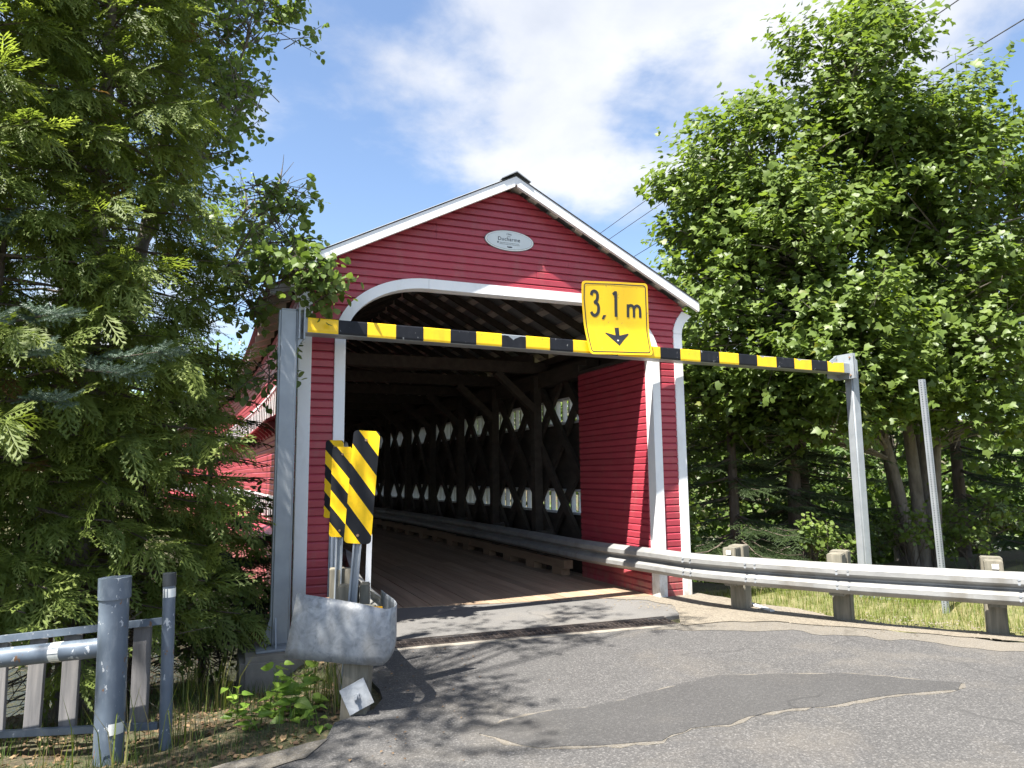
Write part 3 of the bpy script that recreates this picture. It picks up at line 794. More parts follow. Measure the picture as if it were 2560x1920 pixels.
for i in range(len(bounds) - 1):
    a, b = bounds[i] + .0015, bounds[i + 1] - .0015
    yel = (i % 2 == 0) if i < 11 else (i % 2 == 1) if i >= 14 else (i % 2 == 0)
    if i >= 14: yel = (i % 2 == 1)
    if i == 13: yel = True
    if i == 14: yel = False
    prof = [(3.187, .085), (3.187, .1035), (3.174, .1075), (3.056, .1075), (3.034, .1035)]
    z0 = random.uniform(-.003, .003)
    rows = [[bp(q, z + (z0 if z < 3.1 else 0), o) for z, o in prof] for q in (a, b)]
    m = MB()
    if i == 7:      # torn strip: the top edge has peeled back in a notch
        top = [(a, 3.165), (a + .03, 3.172), (a + .08, 3.168), (a + .15, 3.122), (a + .165, 3.140), (a + .20, 3.155), (a + .24, 3.172), (b, 3.172)]
        m.prism([(a, 3.036), (b, 3.036)] + top[::-1], .1035, .1075, lambda u, v, t: bp(u, v, t))
    elif i in (21, 19, 23):
        top = [(a, 3.187), (a + .05, 3.18), (a + .11, 3.15), (a + .14, 3.172), (b, 3.183)]
        m.prism([(a, 3.036), (b, 3.036)] + top[::-1], .1035, .1075, lambda u, v, t: bp(u, v, t))
    else:
        m.sheet(rows)
    m.build('stripe_panel', M['yellow'] if yel else M['black'], beam)
def sq_post(cx, cy, w_, z0, z1, name='post'):
    m = MB(); m.box(cx - w_/2, cx + w_/2, cy - w_/2, cy + w_/2, z0, z1); return m.build(name, M['galv_smooth'], barrier, bevel=.02, seg=3, smooth=True)
LP = (-2.66, -.54); RP = (5.60, .0)
sq_post(*LP, .178, .0, 3.27); sq_post(*RP, .15, -.27, 3.27)
m = MB(); m.box(-2.88, -2.42, -.79, -.29, -.02, .0); m.build('base_plate', M['galv_smooth'], barrier, bevel=.004)
m = MB(); m.prism([(-2.75, 0), (-2.83, 0), (-2.75, .26)], -.60, -.585, lambda u, v, t: (u, t, v)); m.prism([(-.63, 0), (-.74, 0), (-.63, .26)], -2.71, -2.695, lambda u, v, t: (t, u, v)); m.build('gusset', M['galv_smooth'], barrier)
m = MB(); m.box(5.38, 5.86, -.22, .22, -.29, -.268); rpl = m.build('base_plate', M['galv_smooth'], barrier, bevel=.004)
m = MB()
for q in (-.15, -.05, .06, .16): m.prism([(0, 0), (.1, 0), (.04, .09), (0, .09)], q, q + .02, lambda u, v, t: (5.5 + t, -.08 - u, -.268 + v))
m.build('gusset', M['galv_smooth'], rpl)
m = MB(); m.prism([(-3.02, -.022), (-2.2, -.022), (-2.2, -1.2), (-3.02, -1.2)], -.93, -.12, lambda u, v, t: (u, t, v)); m.build('footing', M['concrete'], barrier, bevel=.05, seg=2)
m = MB(); m.box(5.28, 5.95, -.3, .3, -.9, -.291); m.build('footing', M['concrete'], barrier, bevel=.03)
# end plates and brackets where the beam meets the posts
for a0, a1 in ((-.11, -.095), (-.06, -.045)):
    m = MB(); m.add([bp(a, z, o) for a in (a0, a1) for z in (2.96, 3.28) for o in (-.14, .13)], [(0, 1, 3, 2), (4, 6, 7, 5), (0, 4, 5, 1), (2, 3, 7, 6), (0, 2, 6, 4), (1, 5, 7, 3)]); m.build('end_plate', M['galv_smooth'], barrier)
for a0, a1 in ((BL + .02, BL + .036), (BL + .055, BL + .071)):
    m = MB(); m.add([bp(a, z, o) for a in (a0, a1) for z in (2.95, 3.33) for o in (-.17, .17)], [(0, 1, 3, 2), (4, 6, 7, 5), (0, 4, 5, 1), (2, 3, 7, 6), (0, 2, 6, 4), (1, 5, 7, 3)]); m.build('end_plate', M['galv_smooth'], barrier)
m = MB(); m.prism([(BL - .22, 3.19), (BL + .02, 3.33), (BL + .02, 2.95), (BL - .2, 2.97), (BL - .2, 3.03)], -.125, -.108, lambda u, v, t: bp(u, v, t)); m.build('gusset_plate', M['galv_smooth'], barrier)
m = MB(); m.prism([(-.11, 2.96), (-.06, 2.96), (-.11, 2.88)], -.1, .1, lambda u, v, t: bp(u, v, t)); m.build('gusset_plate', M['galv_smooth'], barrier)
def bolt(p, d, r, l, parent, mat='rust'):
    p = Vector(p); d = Vector(d).normalized(); m = MB(); m.tube([p - d*.012, p + d*l], r, 6); m.build('bolt', M[mat], parent)
for zz in (3.0, 3.27):
    for o in (-.13, .13): bolt(bp(BL + .02, zz, o*.9), (-bd.x, -bd.y, 0), .014, .016, barrier)

sign = thing('clearance_sign', 'yellow height limit sign reading 3,1 m with a down arrow, on the striped crossbeam', 'sign', bp(3.75, 3.05, .12))
TL, TR, BR, BLc = (3.211, 3.917), (4.185, 3.985), (4.242, 3.062), (3.309, 3.018)
def soff(a, z):
    v = (z - 3.03)/.92; return .119 + (.045*max(0, (.38 - v)/.38)**1.4 if v < .38 else 0) + .05*max(0, (v - .38)/.62) + .006*math.sin(a*9)
def sp(a, z, t): return bp(a, z, soff(a, z) + t)
def quadpt(u, v):
    left = (BLc[0] + (TL[0] - BLc[0])*min(1, v*1.25 + .04*math.sin(v*3.1)) if v < .75 else TL[0] + .004*(1 - v), BLc[1] + (TL[1] - BLc[1])*v)
    right = (BR[0] + (TR[0] - BR[0])*v, BR[1] + (TR[1] - BR[1])*v)
    return (left[0] + (right[0] - left[0])*u, left[1] + (right[1] - left[1])*u)
def rrect(ins, rad, n=5, k=10):
    pts = []
    for cx, cy, a0 in ((1 - ins - rad, ins + rad, -90), (1 - ins - rad, 1 - ins - rad, 0), (ins + rad, 1 - ins - rad, 90), (ins + rad, ins + rad, 180)):
        arc = [(cx + rad*math.cos(R(a0 + 90*i/n)), cy + rad*math.sin(R(a0 + 90*i/n))) for i in range(n + 1)]
        if pts:
            p = pts[-1]; q = arc[0]; pts += [(p[0] + (q[0] - p[0])*j/k, p[1] + (q[1] - p[1])*j/k) for j in range(1, k)]
        pts += arc
    p = pts[-1]; q = pts[0]; pts += [(p[0] + (q[0] - p[0])*j/k, p[1] + (q[1] - p[1])*j/k) for j in range(1, k)]
    return pts
ol = rrect(0, .05)
# plate as stacked rings toward the centre so that it can bend
m = MB(); rings = []
for q in (1, .92, .8, .65, .5, .35, .2, .08):
    rings.append([quadpt(.5 + (u - .5)*q, .5 + (v - .5)*q) for u, v in ol])
n = len(ol)
for t, nm in ((.0, 0), (-.003, 1)):
    o0 = len(m.v)
    for rg in rings: m.v += [sp(a, z, t) for a, z in rg]
    for i in range(len(rings) - 1):
        m.f += [(o0 + i*n + j, o0 + i*n + (j + 1) % n, o0 + (i + 1)*n + (j + 1) % n, o0 + (i + 1)*n + j) for j in range(n)]
    m.f.append(tuple(o0 + (len(rings) - 1)*n + j for j in range(n)))
o1 = n*len(rings); m.f += [(j, (j + 1) % n, o1 + (j + 1) % n, o1 + j) for j in range(n)]
splate = m.build('sign_plate', M['yellow'], sign, smooth=True)
def ribbon(path, w_, closed=False):
    P = [Vector(p) for p in path]; k = len(P); m = MB(); L_ = []; R2 = []
    for i, p in enumerate(P):
        a = P[(i - 1) % k] if closed or i else P[i]; b = P[(i + 1) % k] if closed or i < k - 1 else P[i]
        d = (b - a).normalized(); nn = Vector((-d.y, d.x))*(w_/2); L_.append(p + nn); R2.append(p - nn)
    vs = [sp(p.x, p.y, .0022) for p in L_] + [sp(p.x, p.y, .0022) for p in R2]
    fs = [(i, (i + 1) % k, k + (i + 1) % k, k + i) for i in range(k if closed else k - 1)]
    m.add(vs, fs); return m
ribbon([quadpt(u, v) for u, v in rrect(.035, .035)], .013, True).build('sign_border', M['ink'], splate)
def smoothpath(pts, k=6):
    out = []; P = [Vector(p) for p in pts]; n = len(P)
    for i in range(n - 1):
        p0, p1, p2, p3 = P[max(0, i - 1)], P[i], P[i + 1], P[min(n - 1, i + 2)]
        for j in range(k):
            t = j/k; out.append(.5*((2*p1) + (p2 - p0)*t + (2*p0 - 5*p1 + 4*p2 - p3)*t*t + (3*p1 - p0 - 3*p2 + p3)*t**3))
    return out + [P[-1]]
three = smoothpath([(3.350, 3.752), (3.360, 3.792), (3.396, 3.806), (3.430, 3.786), (3.438, 3.745), (3.430, 3.700), (3.403, 3.672)]) + smoothpath([(3.403, 3.668), (3.440, 3.652), (3.457, 3.610), (3.450, 3.548), (3.420, 3.512), (3.383, 3.514), (3.352, 3.548)])
ribbon(three, .040).build('digit_three', M['ink'], splate)
m = ribbon([(3.655, 3.789), (3.700, 3.825)], .034); q = ribbon([(3.697, 3.833), (3.702, 3.7), (3.706, 3.6), (3.711, 3.514)], .042); m.add(q.v, q.f); m.v = [(x, y - .0002*i, z) for i, (x, y, z) in enumerate(m.v)]; m.build('digit_one', M['ink'], splate)
def decal(poly, nm):
    m = MB(); m.add([sp(a, z, .0022) for a, z in poly], [tuple(range(len(poly)))]); m.build(nm, M['ink'], splate)
decal([(3.524, 3.521), (3.569, 3.527), (3.536, 3.471), (3.503, 3.468)], 'comma')
m = ribbon([(3.893, 3.690), (3.895, 3.6), (3.897, 3.526)], .040)
for pth in (smoothpath([(3.893, 3.640), (3.915, 3.672), (3.948, 3.680), (3.978, 3.662), (3.988, 3.610), (3.991, 3.532)]), smoothpath([(3.988, 3.640), (4.010, 3.675), (4.042, 3.683), (4.072, 3.664), (4.082, 3.612), (4.086, 3.538)])):
    q = ribbon(pth, .038); m.add(q.v, q.f)
m.build('letter_m', M['ink'], splate)
decal([(3.692, 3.379), (3.756, 3.384), (3.758, 3.330), (3.760, 3.283), (3.898, 3.321), (3.905, 3.308), (3.825, 3.235), (3.743, 3.150), (3.640, 3.228), (3.549, 3.296), (3.556, 3.308), (3.698, 3.282), (3.695, 3.33)], 'arrow')
bolt(sp(3.728, 3.215, 0), (bn.x, bn.y, 0), .011, .008, splate, 'tape')
m = MB(); m.bar(bp(3.70, 3.04, .112), bp(3.70, 3.8, .114), .05, .006, (bn.x, bn.y, 0)); m.build('sign_strap', M['galv_smooth'], sign)

# ------------------------------------------------------------------ guardrails
WP = [(0, .002), (.012, .028), (.044, .077), (.053, .083), (.100, .083), (.109, .077), (.147, .008), (.163, .008), (.201, .077), (.210, .083), (.257, .083), (.266, .077), (.298, .028), (.31, .002)]
def dense(pts, k=8):
    out = []; P = [Vector(p) for p in pts]; n = len(P)
    for i in range(n - 1):
        p0, p1, p2, p3 = P[max(0, i - 1)], P[i], P[i + 1], P[min(n - 1, i + 2)]
        for j in range(k):
            t = j/k; out.append(.5*((2*p1) + (p2 - p0)*t + (2*p0 - 5*p1 + 4*p2 - p3)*t*t + (3*p1 - p0 - 3*p2 + p3)*t**3))
    return out + [P[-1]]
def wrail(path, z0, side, name, parent, off=0.):
    rows = []; k = len(path)
    for i, p in enumerate(path):
        d = (path[min(i + 1, k - 1)] - path[max(i - 1, 0)]).normalized(); nn = Vector((-d.y, d.x))*side
        rows.append([(p.x + nn.x*(w_ + off), p.y + nn.y*(w_ + off), z0 + h_) for h_, w_ in WP])
    m = MB(); m.sheet(rows); o = m.build(name, M['rail'], parent)
    md = o.modifiers.new('t', 'SOLIDIFY'); md.thickness = .004; md.offset = 0
    return o
railR = thing('guardrail', 'galvanised steel guardrail curving out of the bridge along the right verge on wooden posts', 'guardrail', (2.2, -1.1, 0))
inside = [Vector((1.70 + bend(y), y)) for y in np.linspace(30, 1.6, 60)]
curve = dense([(1.70, 1.6), (1.78, .75), (1.93, -.05), (2.03, -.68), (2.24, -1.2), (2.53, -1.72), (2.87, -2.28), (3.26, -2.80), (3.76, -3.44), (4.5, -4.2), (5.6, -5.1), (7.2, -6.1), (9.2, -7.0)], 8)
z_r = .315
wrail(inside[:36], z_r, -1, 'rail_section', railR); wrail(inside[34:] + curve[1:9], z_r, -1, 'rail_section', railR, .005)
wrail(curve[7:36], z_r, -1, 'rail_section', railR); wrail(curve[35:66], z_r + .002, -1, 'rail_section', railR, .006); wrail(curve[64:], z_r, -1, 'rail_section', railR)
def rail_bolts(path, i, parent, zs=(.06, .10, .21, .25)):
    d = (path[i + 1] - path[i - 1]).normalized(); nn = Vector((d.y, -d.x)); nn = -nn if nn.x > 0 and 0 else nn
    for s_ in (-.055, .055):
        for h_ in zs:
            w_ = np.interp(h_, [q[0] for q in WP], [q[1] for q in WP])
            p = path[i] + d*s_; side = Vector((-d.y, d.x))*-1
            bolt((p.x + side.x*(w_ + .003), p.y + side.y*(w_ + .003), z_r + h_), (side.x, side.y, 0), .013, .01, parent, 'galv')
for i in (24, 35, 47, 64): rail_bolts(curve, i, railR)
def rpost(p, d, top, z0, blk=True, w_=.17):
    nb = Vector((d.y, -d.x)); nb = -nb
    a = math.atan2(d.y, d.x)
    def mk(cx, cy, hw, hd, za, zb, nm):
        m = MB(); m.box(-hw, hw, -hd, hd, za, zb); mt = Matrix.Translation((cx, cy, 0)) @ Matrix.Rotation(a + random.uniform(-.06, .06), 4, 'Z') @ Matrix.Rotation(random.uniform(-.02, .02), 4, 'X')
        m.v = [tuple(mt @ Vector(v)) for v in m.v]; return m.build(nm, M['wood_post'], railR, bevel=.008, seg=2)
    side = Vector((-d.y, d.x))
    c1 = p + side*.105; c2 = p + side*.30
    if blk: mk(c1.x, c1.y, .075, .095, z_r - .03, top, 'offset_block')
    return mk(c2.x, c2.y, .09, .098, z0, top + .012, 'post')
for i in (31, 46, 62, 75, 88):
    d = (curve[i + 1] - curve[i - 1]).normalized(); p = curve[i]
    po = rpost(p, d, .715, -.5)
    side = Vector((-d.y, d.x)); q = p + side*.006
    if i in (31, 62):
        m = MB(); m.bar((q.x - d.x*.02 + .0, q.y - d.y*.02, .665), (q.x + d.x*.035, q.y + d.y*.035, .665), .008, .045); m.build('reflector', M['tape'], po)
for k in range(12):
    y = 3.0 + 2.02*k; x = 1.70 + bend(y)
    m = MB(); m.box(x + .015, x + .16, y - .08, y + .08, .26, .64); m.build('offset_block', M['wood_dark'], railR)
    m = MB(); m.box(x + .162, x + .24, y - .05, y + .05, .014, .66); m.build('post', M['wood_dark'], railR)

railL = thing('guardrail', 'galvanised guardrail end with curved bull nose plate bolted to weathered wooden posts', 'guardrail', (-2.3, -2.9, 0))
insL = [Vector((-1.72 + bend(y), y)) for y in np.linspace(1.4, 30, 50)]
pathL = dense([(-2.06, -2.35), (-2.06, -1.6), (-1.99, -.6), (-1.86, .5), (-1.74, 1.3)], 6)
wrail(pathL + insL, z_r + .03, -1, 'rail_section', railL)
# bull nose: a tall plain plate swept round the first post
pn = dense([(-2.90, -2.50), (-2.72, -2.64), (-2.50, -2.82), (-2.33, -2.935), (-2.22, -2.975), (-2.12, -2.95), (-2.065, -2.86), (-2.05, -2.72), (-2.055, -2.55), (-2.06, -2.32)], 6)
pn = pn[6:]
rows = []; k = len(pn)
for i, p in enumerate(pn):
    t = i/(k - 1)
    zb = .365 - .05*min(1, t*2.2) if t < .40 else .315 + .20*min(1, (t - .40)/.28)**1.3
    zt = .785 - .10*min(1, t/.45) if t < .45 else .685 + .03*((t - .45)/.55)
    flare = .075*max(0, 1 - t/.4)
    rows.append([(p.x - flare*(1 - j/6), p.y - flare*(1 - j/6)*.3 - .02*math.sin(math.pi*j/6)*(t < .5), zb + (zt - zb)*j/6) for j in range(7)])
m = MB(); m.sheet(rows); bn_o = m.build('bull_nose_plate', M['galv'], railL, smooth=True)
md = bn_o.modifiers.new('t', 'SOLIDIFY'); md.thickness = .005; md.offset = 0
def wpost(cx, cy, wx, wy, z0, z1, rz_, lean=(0, 0), nm='post'):
    m = MB(); m.box(-wx/2, wx/2, -wy/2, wy/2, z0, z1)
    mt = Matrix.Translation((cx, cy, 0)) @ Matrix.Rotation(rz_, 4, 'Z') @ Matrix.Rotation(lean[0], 4, 'X') @ Matrix.Rotation(lean[1], 4, 'Y')
    m.v = [tuple(mt @ Vector(v)) for v in m.v]; return m.build(nm, M['wood_post'], railL, bevel=.007, seg=2)
fp = wpost(-2.33, -2.80, .175, .19, -.4, .69, R(-20), (0, R(3)))
m = MB(); m.box(-.05, .05, -.004, .004, -.022, .022)
mt = Matrix.Translation((-2.215, -2.862, .668)) @ Matrix.Rotation(R(-20), 4, 'Z'); m.v = [tuple(mt @ Vector(v)) for v in m.v]; m.build('reflector', M['amber'], fp)
p2 = wpost(-2.315, -2.36, .15, .16, -.5, .775, R(-14)); wpost(-2.20, -2.40, .07, .16, .28, .785, R(-14), nm='offset_block')
p3 = wpost(-2.20, -1.05, .14, .16, -.5, .74, R(-8)); wpost(-2.105, -1.10, .07, .14, .28, .74, R(-8), nm='offset_block')
m = MB(); m.box(-2.098, -2.072, -1.182, -1.175, .665, .72); m.build('reflector', M['amber'], p3)
bolt((-2.28, -1.05, .47), (-1, -.1, 0), .014, .09, p3)
# loose square washer plate on the front post
ctr = Vector((-2.345, -2.925, .125)); e1 = Vector((.9397, -.342, 0)); e2 = Vector((.05, .10, .99)).normalized(); e3 = e1.cross(e2).normalized()
if e3.y > 0: e3 = -e3
ang = R(27); u1 = e1*math.cos(ang) + e2*math.sin(ang); u2 = -e1*math.sin(ang) + e2*math.cos(ang)
m = MB(); m.prism([(-.088, -.088), (.088, -.088), (.088, .088), (-.088, .088)], -.004, .004, lambda a, b, t: tuple(ctr + u1*a + u2*b + e3*t)); wsh = m.build('washer_plate', M['galv'], fp, bevel=.001)
m = MB(); m.tube([ctr + e3*-.03, ctr + e3*.02], .024, 6); m.tube([ctr + e3*.015, ctr + e3*.055], .012, 10); m.build('bolt', M['galv'], wsh)

# ------------------------------------------------------------------ hazard markers
def stripe_mat():
    m, nt, N, L, b = newmat('hazard_stripes')
    tc = N.new('ShaderNodeTexCoord'); sx = N.new('ShaderNodeSeparateXYZ'); L.new(tc.outputs['Object'], sx.inputs[0])
    def mt(op, a, v):
        n = N.new('ShaderNodeMath'); n.operation = op
        if hasattr(a, 'is_linked') or not isinstance(a, float): L.new(a, n.inputs[0])
        if isinstance(v, float): n.inputs[1].default_value = v
        else: L.new(v, n.inputs[1])
        return n.outputs[0]
    q = mt('ADD', sx.outputs['Z'], mt('MULTIPLY', sx.outputs['X'], 1.15))
    fr = N.new('ShaderNodeMath'); fr.operation = 'FRACT'; L.new(mt('ADD', mt('DIVIDE', q, .295), .32), fr.inputs[0])
    gt = mt('GREATER_THAN', fr.outputs[0], .5)
    dirt = ramp(nt, nnoise(nt, 22, 6, .7, pos(nt)), [(.5, 1.), (.8, .8)])
    L.new(mixc(nt, 1., mixc(nt, gt, (.010, .011, .014), (.92, .56, .010)), dirt, 'MULTIPLY'), b.inputs['Base Color']); b.inputs['Roughness'].default_value = .5; b.inputs['Specular IOR Level'].default_value = .25
    return m
M['stripes'] = stripe_mat()
def rr2(w_, h_, r, n=4):
    out = []
    for cx, cy, a0 in ((w_/2 - r, -h_/2 + r, -90), (w_/2 - r, h_/2 - r, 0), (-w_/2 + r, h_/2 - r, 90), (-w_/2 + r, -h_/2 + r, 180)):
        out += [(cx + r*math.cos(R(a0 + 90*i/n)), cy + r*math.sin(R(a0 + 90*i/n))) for i in range(n + 1)]
    return out
def marker(label, cx, cy, cz, w_, h_, yaw, lean, pz, mt_post='galv_smooth'):
    t = thing('hazard_marker', label, 'road sign', (cx, cy, 0), 'striped hazard markers along the guardrail end')
    rot = Matrix.Rotation(yaw, 4, 'Z') @ Matrix.Rotation(lean, 4, 'Y')
    me_ = MB().prism(rr2(w_, h_, .03), -.002, .002, lambda u, v, tt: (u, tt, v)).mesh('panel', M['stripes'])
    p = bpy.data.objects.new('panel', me_); C.objects.link(p)
    M4 = Matrix.Translation((cx, cy, cz)) @ rot; p.location = M4.translation; p.rotation_euler = M4.to_euler(); setparent(p, t)
    # hat section post behind the panel
    prof = [(-.032, .0), (-.02, .0), (-.014, .026), (.014, .026), (.02, .0), (.032, .0), (.032, .004), (.022, .004), (.017, .030), (-.017, .030), (-.022, .004), (-.032, .004)]
    m = MB(); m.prism(prof, pz - cz, h_/2 - .03, lambda u, v, tt: tuple(M4 @ Vector((u, .004 + v, tt)))); m.build('post', M[mt_post], t)
    for zz in (h_/2 - .07, -h_/2 + .06):
        q = M4 @ Vector((.0, -.002, zz)); bolt(q, M4.to_3x3() @ Vector((0, -1, 0)), .011, .007, t)
    return t
marker('largest black and yellow striped marker panel, in front of the other two', -2.262, -2.56, 1.512, .20, .835, R(-22), R(4.2), .06)
marker('middle black and yellow striped marker panel, half hidden behind the largest one', -2.195, -1.16, 1.447, .195, .83, R(-22), R(1.2), -.1)
marker('black and yellow striped marker panel closest to the red bridge portal', -2.105, -.06, 1.56, .195, .83, R(-22), R(.6), -.1)
m = MB(); m.bar((-2.075, -1.80, -.1), (-2.058, -1.83, 1.10), .045, .006, (.38, .92, 0)); tag(m.build('delineator_post', M['white']), 'thin white flexible delineator strip standing behind the weathered wooden posts', 'marker post')

# ------------------------------------------------------------------ trench grate
grate = thing('drain_grate', 'long narrow rusty steel trench grate set across the road before the deck', 'grate', (-.2, -1.1, 0))
def gp(t, s_):  # t along, s_ across (0 far .. 1 near)
    a = Vector((-2.0, -.895)); b = Vector((1.36, -1.06)); c = Vector((-2.0, -1.165)); d = Vector((1.30, -1.41))
    p = a.lerp(b, t).lerp(c.lerp(d, t), s_); return p
M['rust_steel'] = simple('rusty_grate_steel', (.05, .038, .032), (.10, .082, .072), 6, .7, .3, dirt=((.16, .16, .155), 1.3, .6))  # rusty steel, base tone darkened to hold the shading of the strip
m = MB()
for s_ in np.linspace(.16, .84, 3):
    a, b = gp(0, s_), gp(1, s_); m.bar((a.x, a.y, -.008), (b.x, b.y, -.008), .007, .026)
m.build('bearing_bars', M['rust_steel'], grate)
m = MB()
for t in np.linspace(0, 1, 58):
    a, b = gp(t, .03), gp(t, .97); m.bar((a.x, a.y, -.005), (b.x, b.y, -.006), .006, .010)
o = m.build('cross_bars', M['rust_steel'], grate); o['kind'] = 'stuff'
m = MB(); a, b, c, d = gp(0, 0), gp(1, 0), gp(1, 1), gp(0, 1)
m.add([(p.x, p.y, -.034) for p in (a, b, c, d)], [(0, 1, 2, 3)]); m.build('trough_shade', M['rubber_and_shade'], grate)  # flat black sheet close under the bars, painting in the trench's shade
for s_ in (0., 1.):
    m = MB(); a, b = gp(0, s_), gp(1, s_); m.bar((a.x, a.y, -.004), (b.x, b.y, -.004), .012, .03); m.build('frame', M['rust_steel'], grate)

# ------------------------------------------------------------------ pipe gate and picket fence on the left
gate = thing('pipe_gate', 'blue grey steel pipe gate post with collar and horizontal swing arm', 'gate', (-3.80, -2.86, 0))
def pipe(name, pts, r, parent, mat='bluegrey', n=20): m = MB(); m.tube(pts, r, n); return m.build(name, M[mat], parent, smooth=True)
gpost = pipe('gate_post', [(-3.80, -2.86, -.3), (-3.822, -2.852, .90)], .083, gate)
pipe('collar', [(-3.820, -2.853, .865), (-3.823, -2.852, .99)], .092, gpost)
arm = pipe('swing_arm', [(-3.83, -2.835, .575), (-4.46, -2.60, .52), (-6.6, -1.80, .34)], .058, gate)
def band(name, p, d, r, h_, a0, a1, parent, mat='tape'):
    p = Vector(p); d = Vector(d).normalized(); a = d.cross(Vector((0, .3, 1) if abs(d.z) < .9 else (1, 0, 0))).normalized(); b = d.cross(a); m = MB(); rows = []
    for i in range(13):
        t = a0 + (a1 - a0)*i/12; v = (a*math.cos(t) + b*math.sin(t))*r; rows.append([tuple(p + v - d*h_/2), tuple(p + v + d*h_/2)])
    m.sheet(rows); m.build(name, M[mat], parent, smooth=True)
band('tape_band', (-4.123, -2.726, .5495), (-.63, .235, -.055), .0592, .062, 0, 2*math.pi, arm)
def facing(p0, yaw0, r, z0, z1, half, parent, nm='tape_label'):
    m = MB(); rows = []
    for i in range(9):
        t = yaw0 + half*(i/4 - 1); rows.append([(p0[0] + r*math.cos(t), p0[1] + r*math.sin(t), z) for z in (z0, z1)])
    m.sheet(rows); m.build(nm, M['tape'], parent, smooth=True)
facing((-3.803, -2.859), R(-60), .0842, .085, .15, .55, gpost)
fence = thing('picket_fence', 'low fence of grey weathered wooden pickets between blue grey steel rails', 'fence', (-4.1, -2.75, 0))
tp = pipe('end_post', [(-3.50, -2.75, -.3), (-3.525, -2.745, .93)], .038, fence); pipe('post_cap', [(-3.5235, -2.7453, .905), (-3.526, -2.745, .985)], .041, tp, 'rubber_and_shade')
band('tape_band', (-3.523, -2.7455, .862), (-.02, .004, 1), .0388, .055, 0, 2*math.pi, tp)
fx = Vector((-.925, .38, 0)).normalized()
def fl(t, z): p = Vector((-3.53, -2.735, 0)) + fx*t; return (p.x, p.y, z)
m = MB(); m.bar(fl(.02, .685), fl(3.6, .33), .03, .042); m.build('top_rail', M['bluegrey'], fence)
m = MB(); m.bar(fl(.02, .045), fl(3.6, -.10), .035, .04); m.build('bottom_rail', M['bluegrey'], fence)
for i in range(13):
    t = .165 + .225*i; h_ = .685 - .099*t; w_ = random.choice((.10, .105, .11)); ln = random.uniform(-.012, .012)
    m = MB(); nb = Vector((fx.y, -fx.x, 0))*-.035
    a = Vector(fl(t, .03 - .04*t)) - nb; b = Vector(fl(t + ln, h_ - .025)) - nb*1.0
    a += Vector((0, 0, 0)); m.bar(a, b, w_, .026, (fx.y, -fx.x, 0)); m.build('picket', M['wood_picket'], fence, bevel=.003)

# ------------------------------------------------------------------ perforated post, white board, wires
pp = thing('perforated_post', 'bare perforated galvanised square sign post standing in the grass behind the guardrail', 'post', (4.70, -1.90, -.15))
m = MB(); hw = .028; nh = 104; z0, z1 = -.25, 2.66
pt0 = Vector((4.72, -1.90, -.25)); pt1 = Vector((4.50, -2.0, 2.66))
def ppt(fx_, u, t):
    c = pt0.lerp(pt1, t); a = [(u, -hw), (hw, u), (-u, hw), (-hw, -u)][fx_]
    ca, sa = math.cos(R(8)), math.sin(R(8)); return (c.x + a[0]*ca - a[1]*sa, c.y + a[0]*sa + a[1]*ca, c.z)
for fc in range(4):
    for k in range(nh):
        t0, t1 = k/nh, (k + 1)/nh; tm = (t0 + t1)/2; dt = (t1 - t0)
        o0 = len(m.v); outer = [(-hw, t0), (0, t0), (hw, t0), (hw, tm), (hw, t1), (0, t1), (-hw, t1), (-hw, tm)]
        rr_ = .0075; rt = .0075/2.92
        inn = [(rr_*math.cos(R(a)), tm + rt*math.sin(R(a))) for a in (225, 270, 315, 0, 45, 90, 135, 180)]
        m.v += [ppt(fc, u, t) for u, t in outer] + [ppt(fc, u, t) for u, t in inn]
        m.f += [(o0 + j, o0 + (j + 1) % 8, o0 + 8 + (j + 1) % 8, o0 + 8 + j) for j in range(8)]
m.build('tube', M['galv_smooth'], pp)
m = MB(); m.bar(Vector(pt0) + Vector((0, 0, .03)), Vector(pt1) - Vector((0, 0, .02)), .038, .038, (0, 1, 0)); m.build('tube_dark_core', M['rubber_and_shade'], pp)  # black core added inside the hollow tube so its holes look shaded
m = MB(); m.bar((2.70, -.70, .03), (2.60, -1.38, .022), .055, .02); tag(m.build('white_board', M['white'], bevel=.002), 'narrow white painted board lying on the gravel beside the first guardrail post', 'board')
wires = [((7.393, -.397, 9.4), (8.082, 11.805, 9.4)), ((7.368, -.989, 9.0), (8.05, 11.2, 9.0)), ((7.715, -1.708, 8.3), (8.561, 10.6, 8.3))]
wl_ = ['topmost thin black power line above the maple crown', 'power line just below the topmost one', 'lowest of the three power lines crossing behind the maple']
for (a, b), lb in zip(wires, wl_):
    a, b = [Vector((-3.261, -7.94, 1.6)) + (Vector(q) - Vector((-3.261, -7.94, 1.6)))*1.42 for q in (a, b)]; d = (b - a)
    P = [a - d*2.2, b + d*3.2]; pts = [P[0].lerp(P[1], t) - Vector((0, 0, 0)) for t in np.linspace(0, 1, 24)]
    m = MB(); m.tube(pts, .015, 5); tag(m.build('power_line', M['wire']), lb, 'power line', 'power lines')
for (y, lb) in ((-33, 'wooden utility pole carrying the power lines beside the road'), (66, 'wooden utility pole carrying the power lines beyond the river')):
    x = 11.86 + (y - 2.77)*.0565 - .1
    t = thing('utility_pole', lb, 'utility pole', (x, y, 0))
    m = MB(); m.tube([(x, y, -1), (x, y, 13.2)], [.16, .11], 10); m.build('pole', M['bark'], t)
    m = MB(); m.bar((x - .5, y, 12.63), (x + .6, y, 12.63), .09, .09); m.bar((x - .5, y, 12.06), (x + .6, y, 12.06), .09, .09); m.bar((x - .1, y, 11.08), (x + .7, y, 11.08), .09, .09); m.build('crossarm', M['bark'], t)

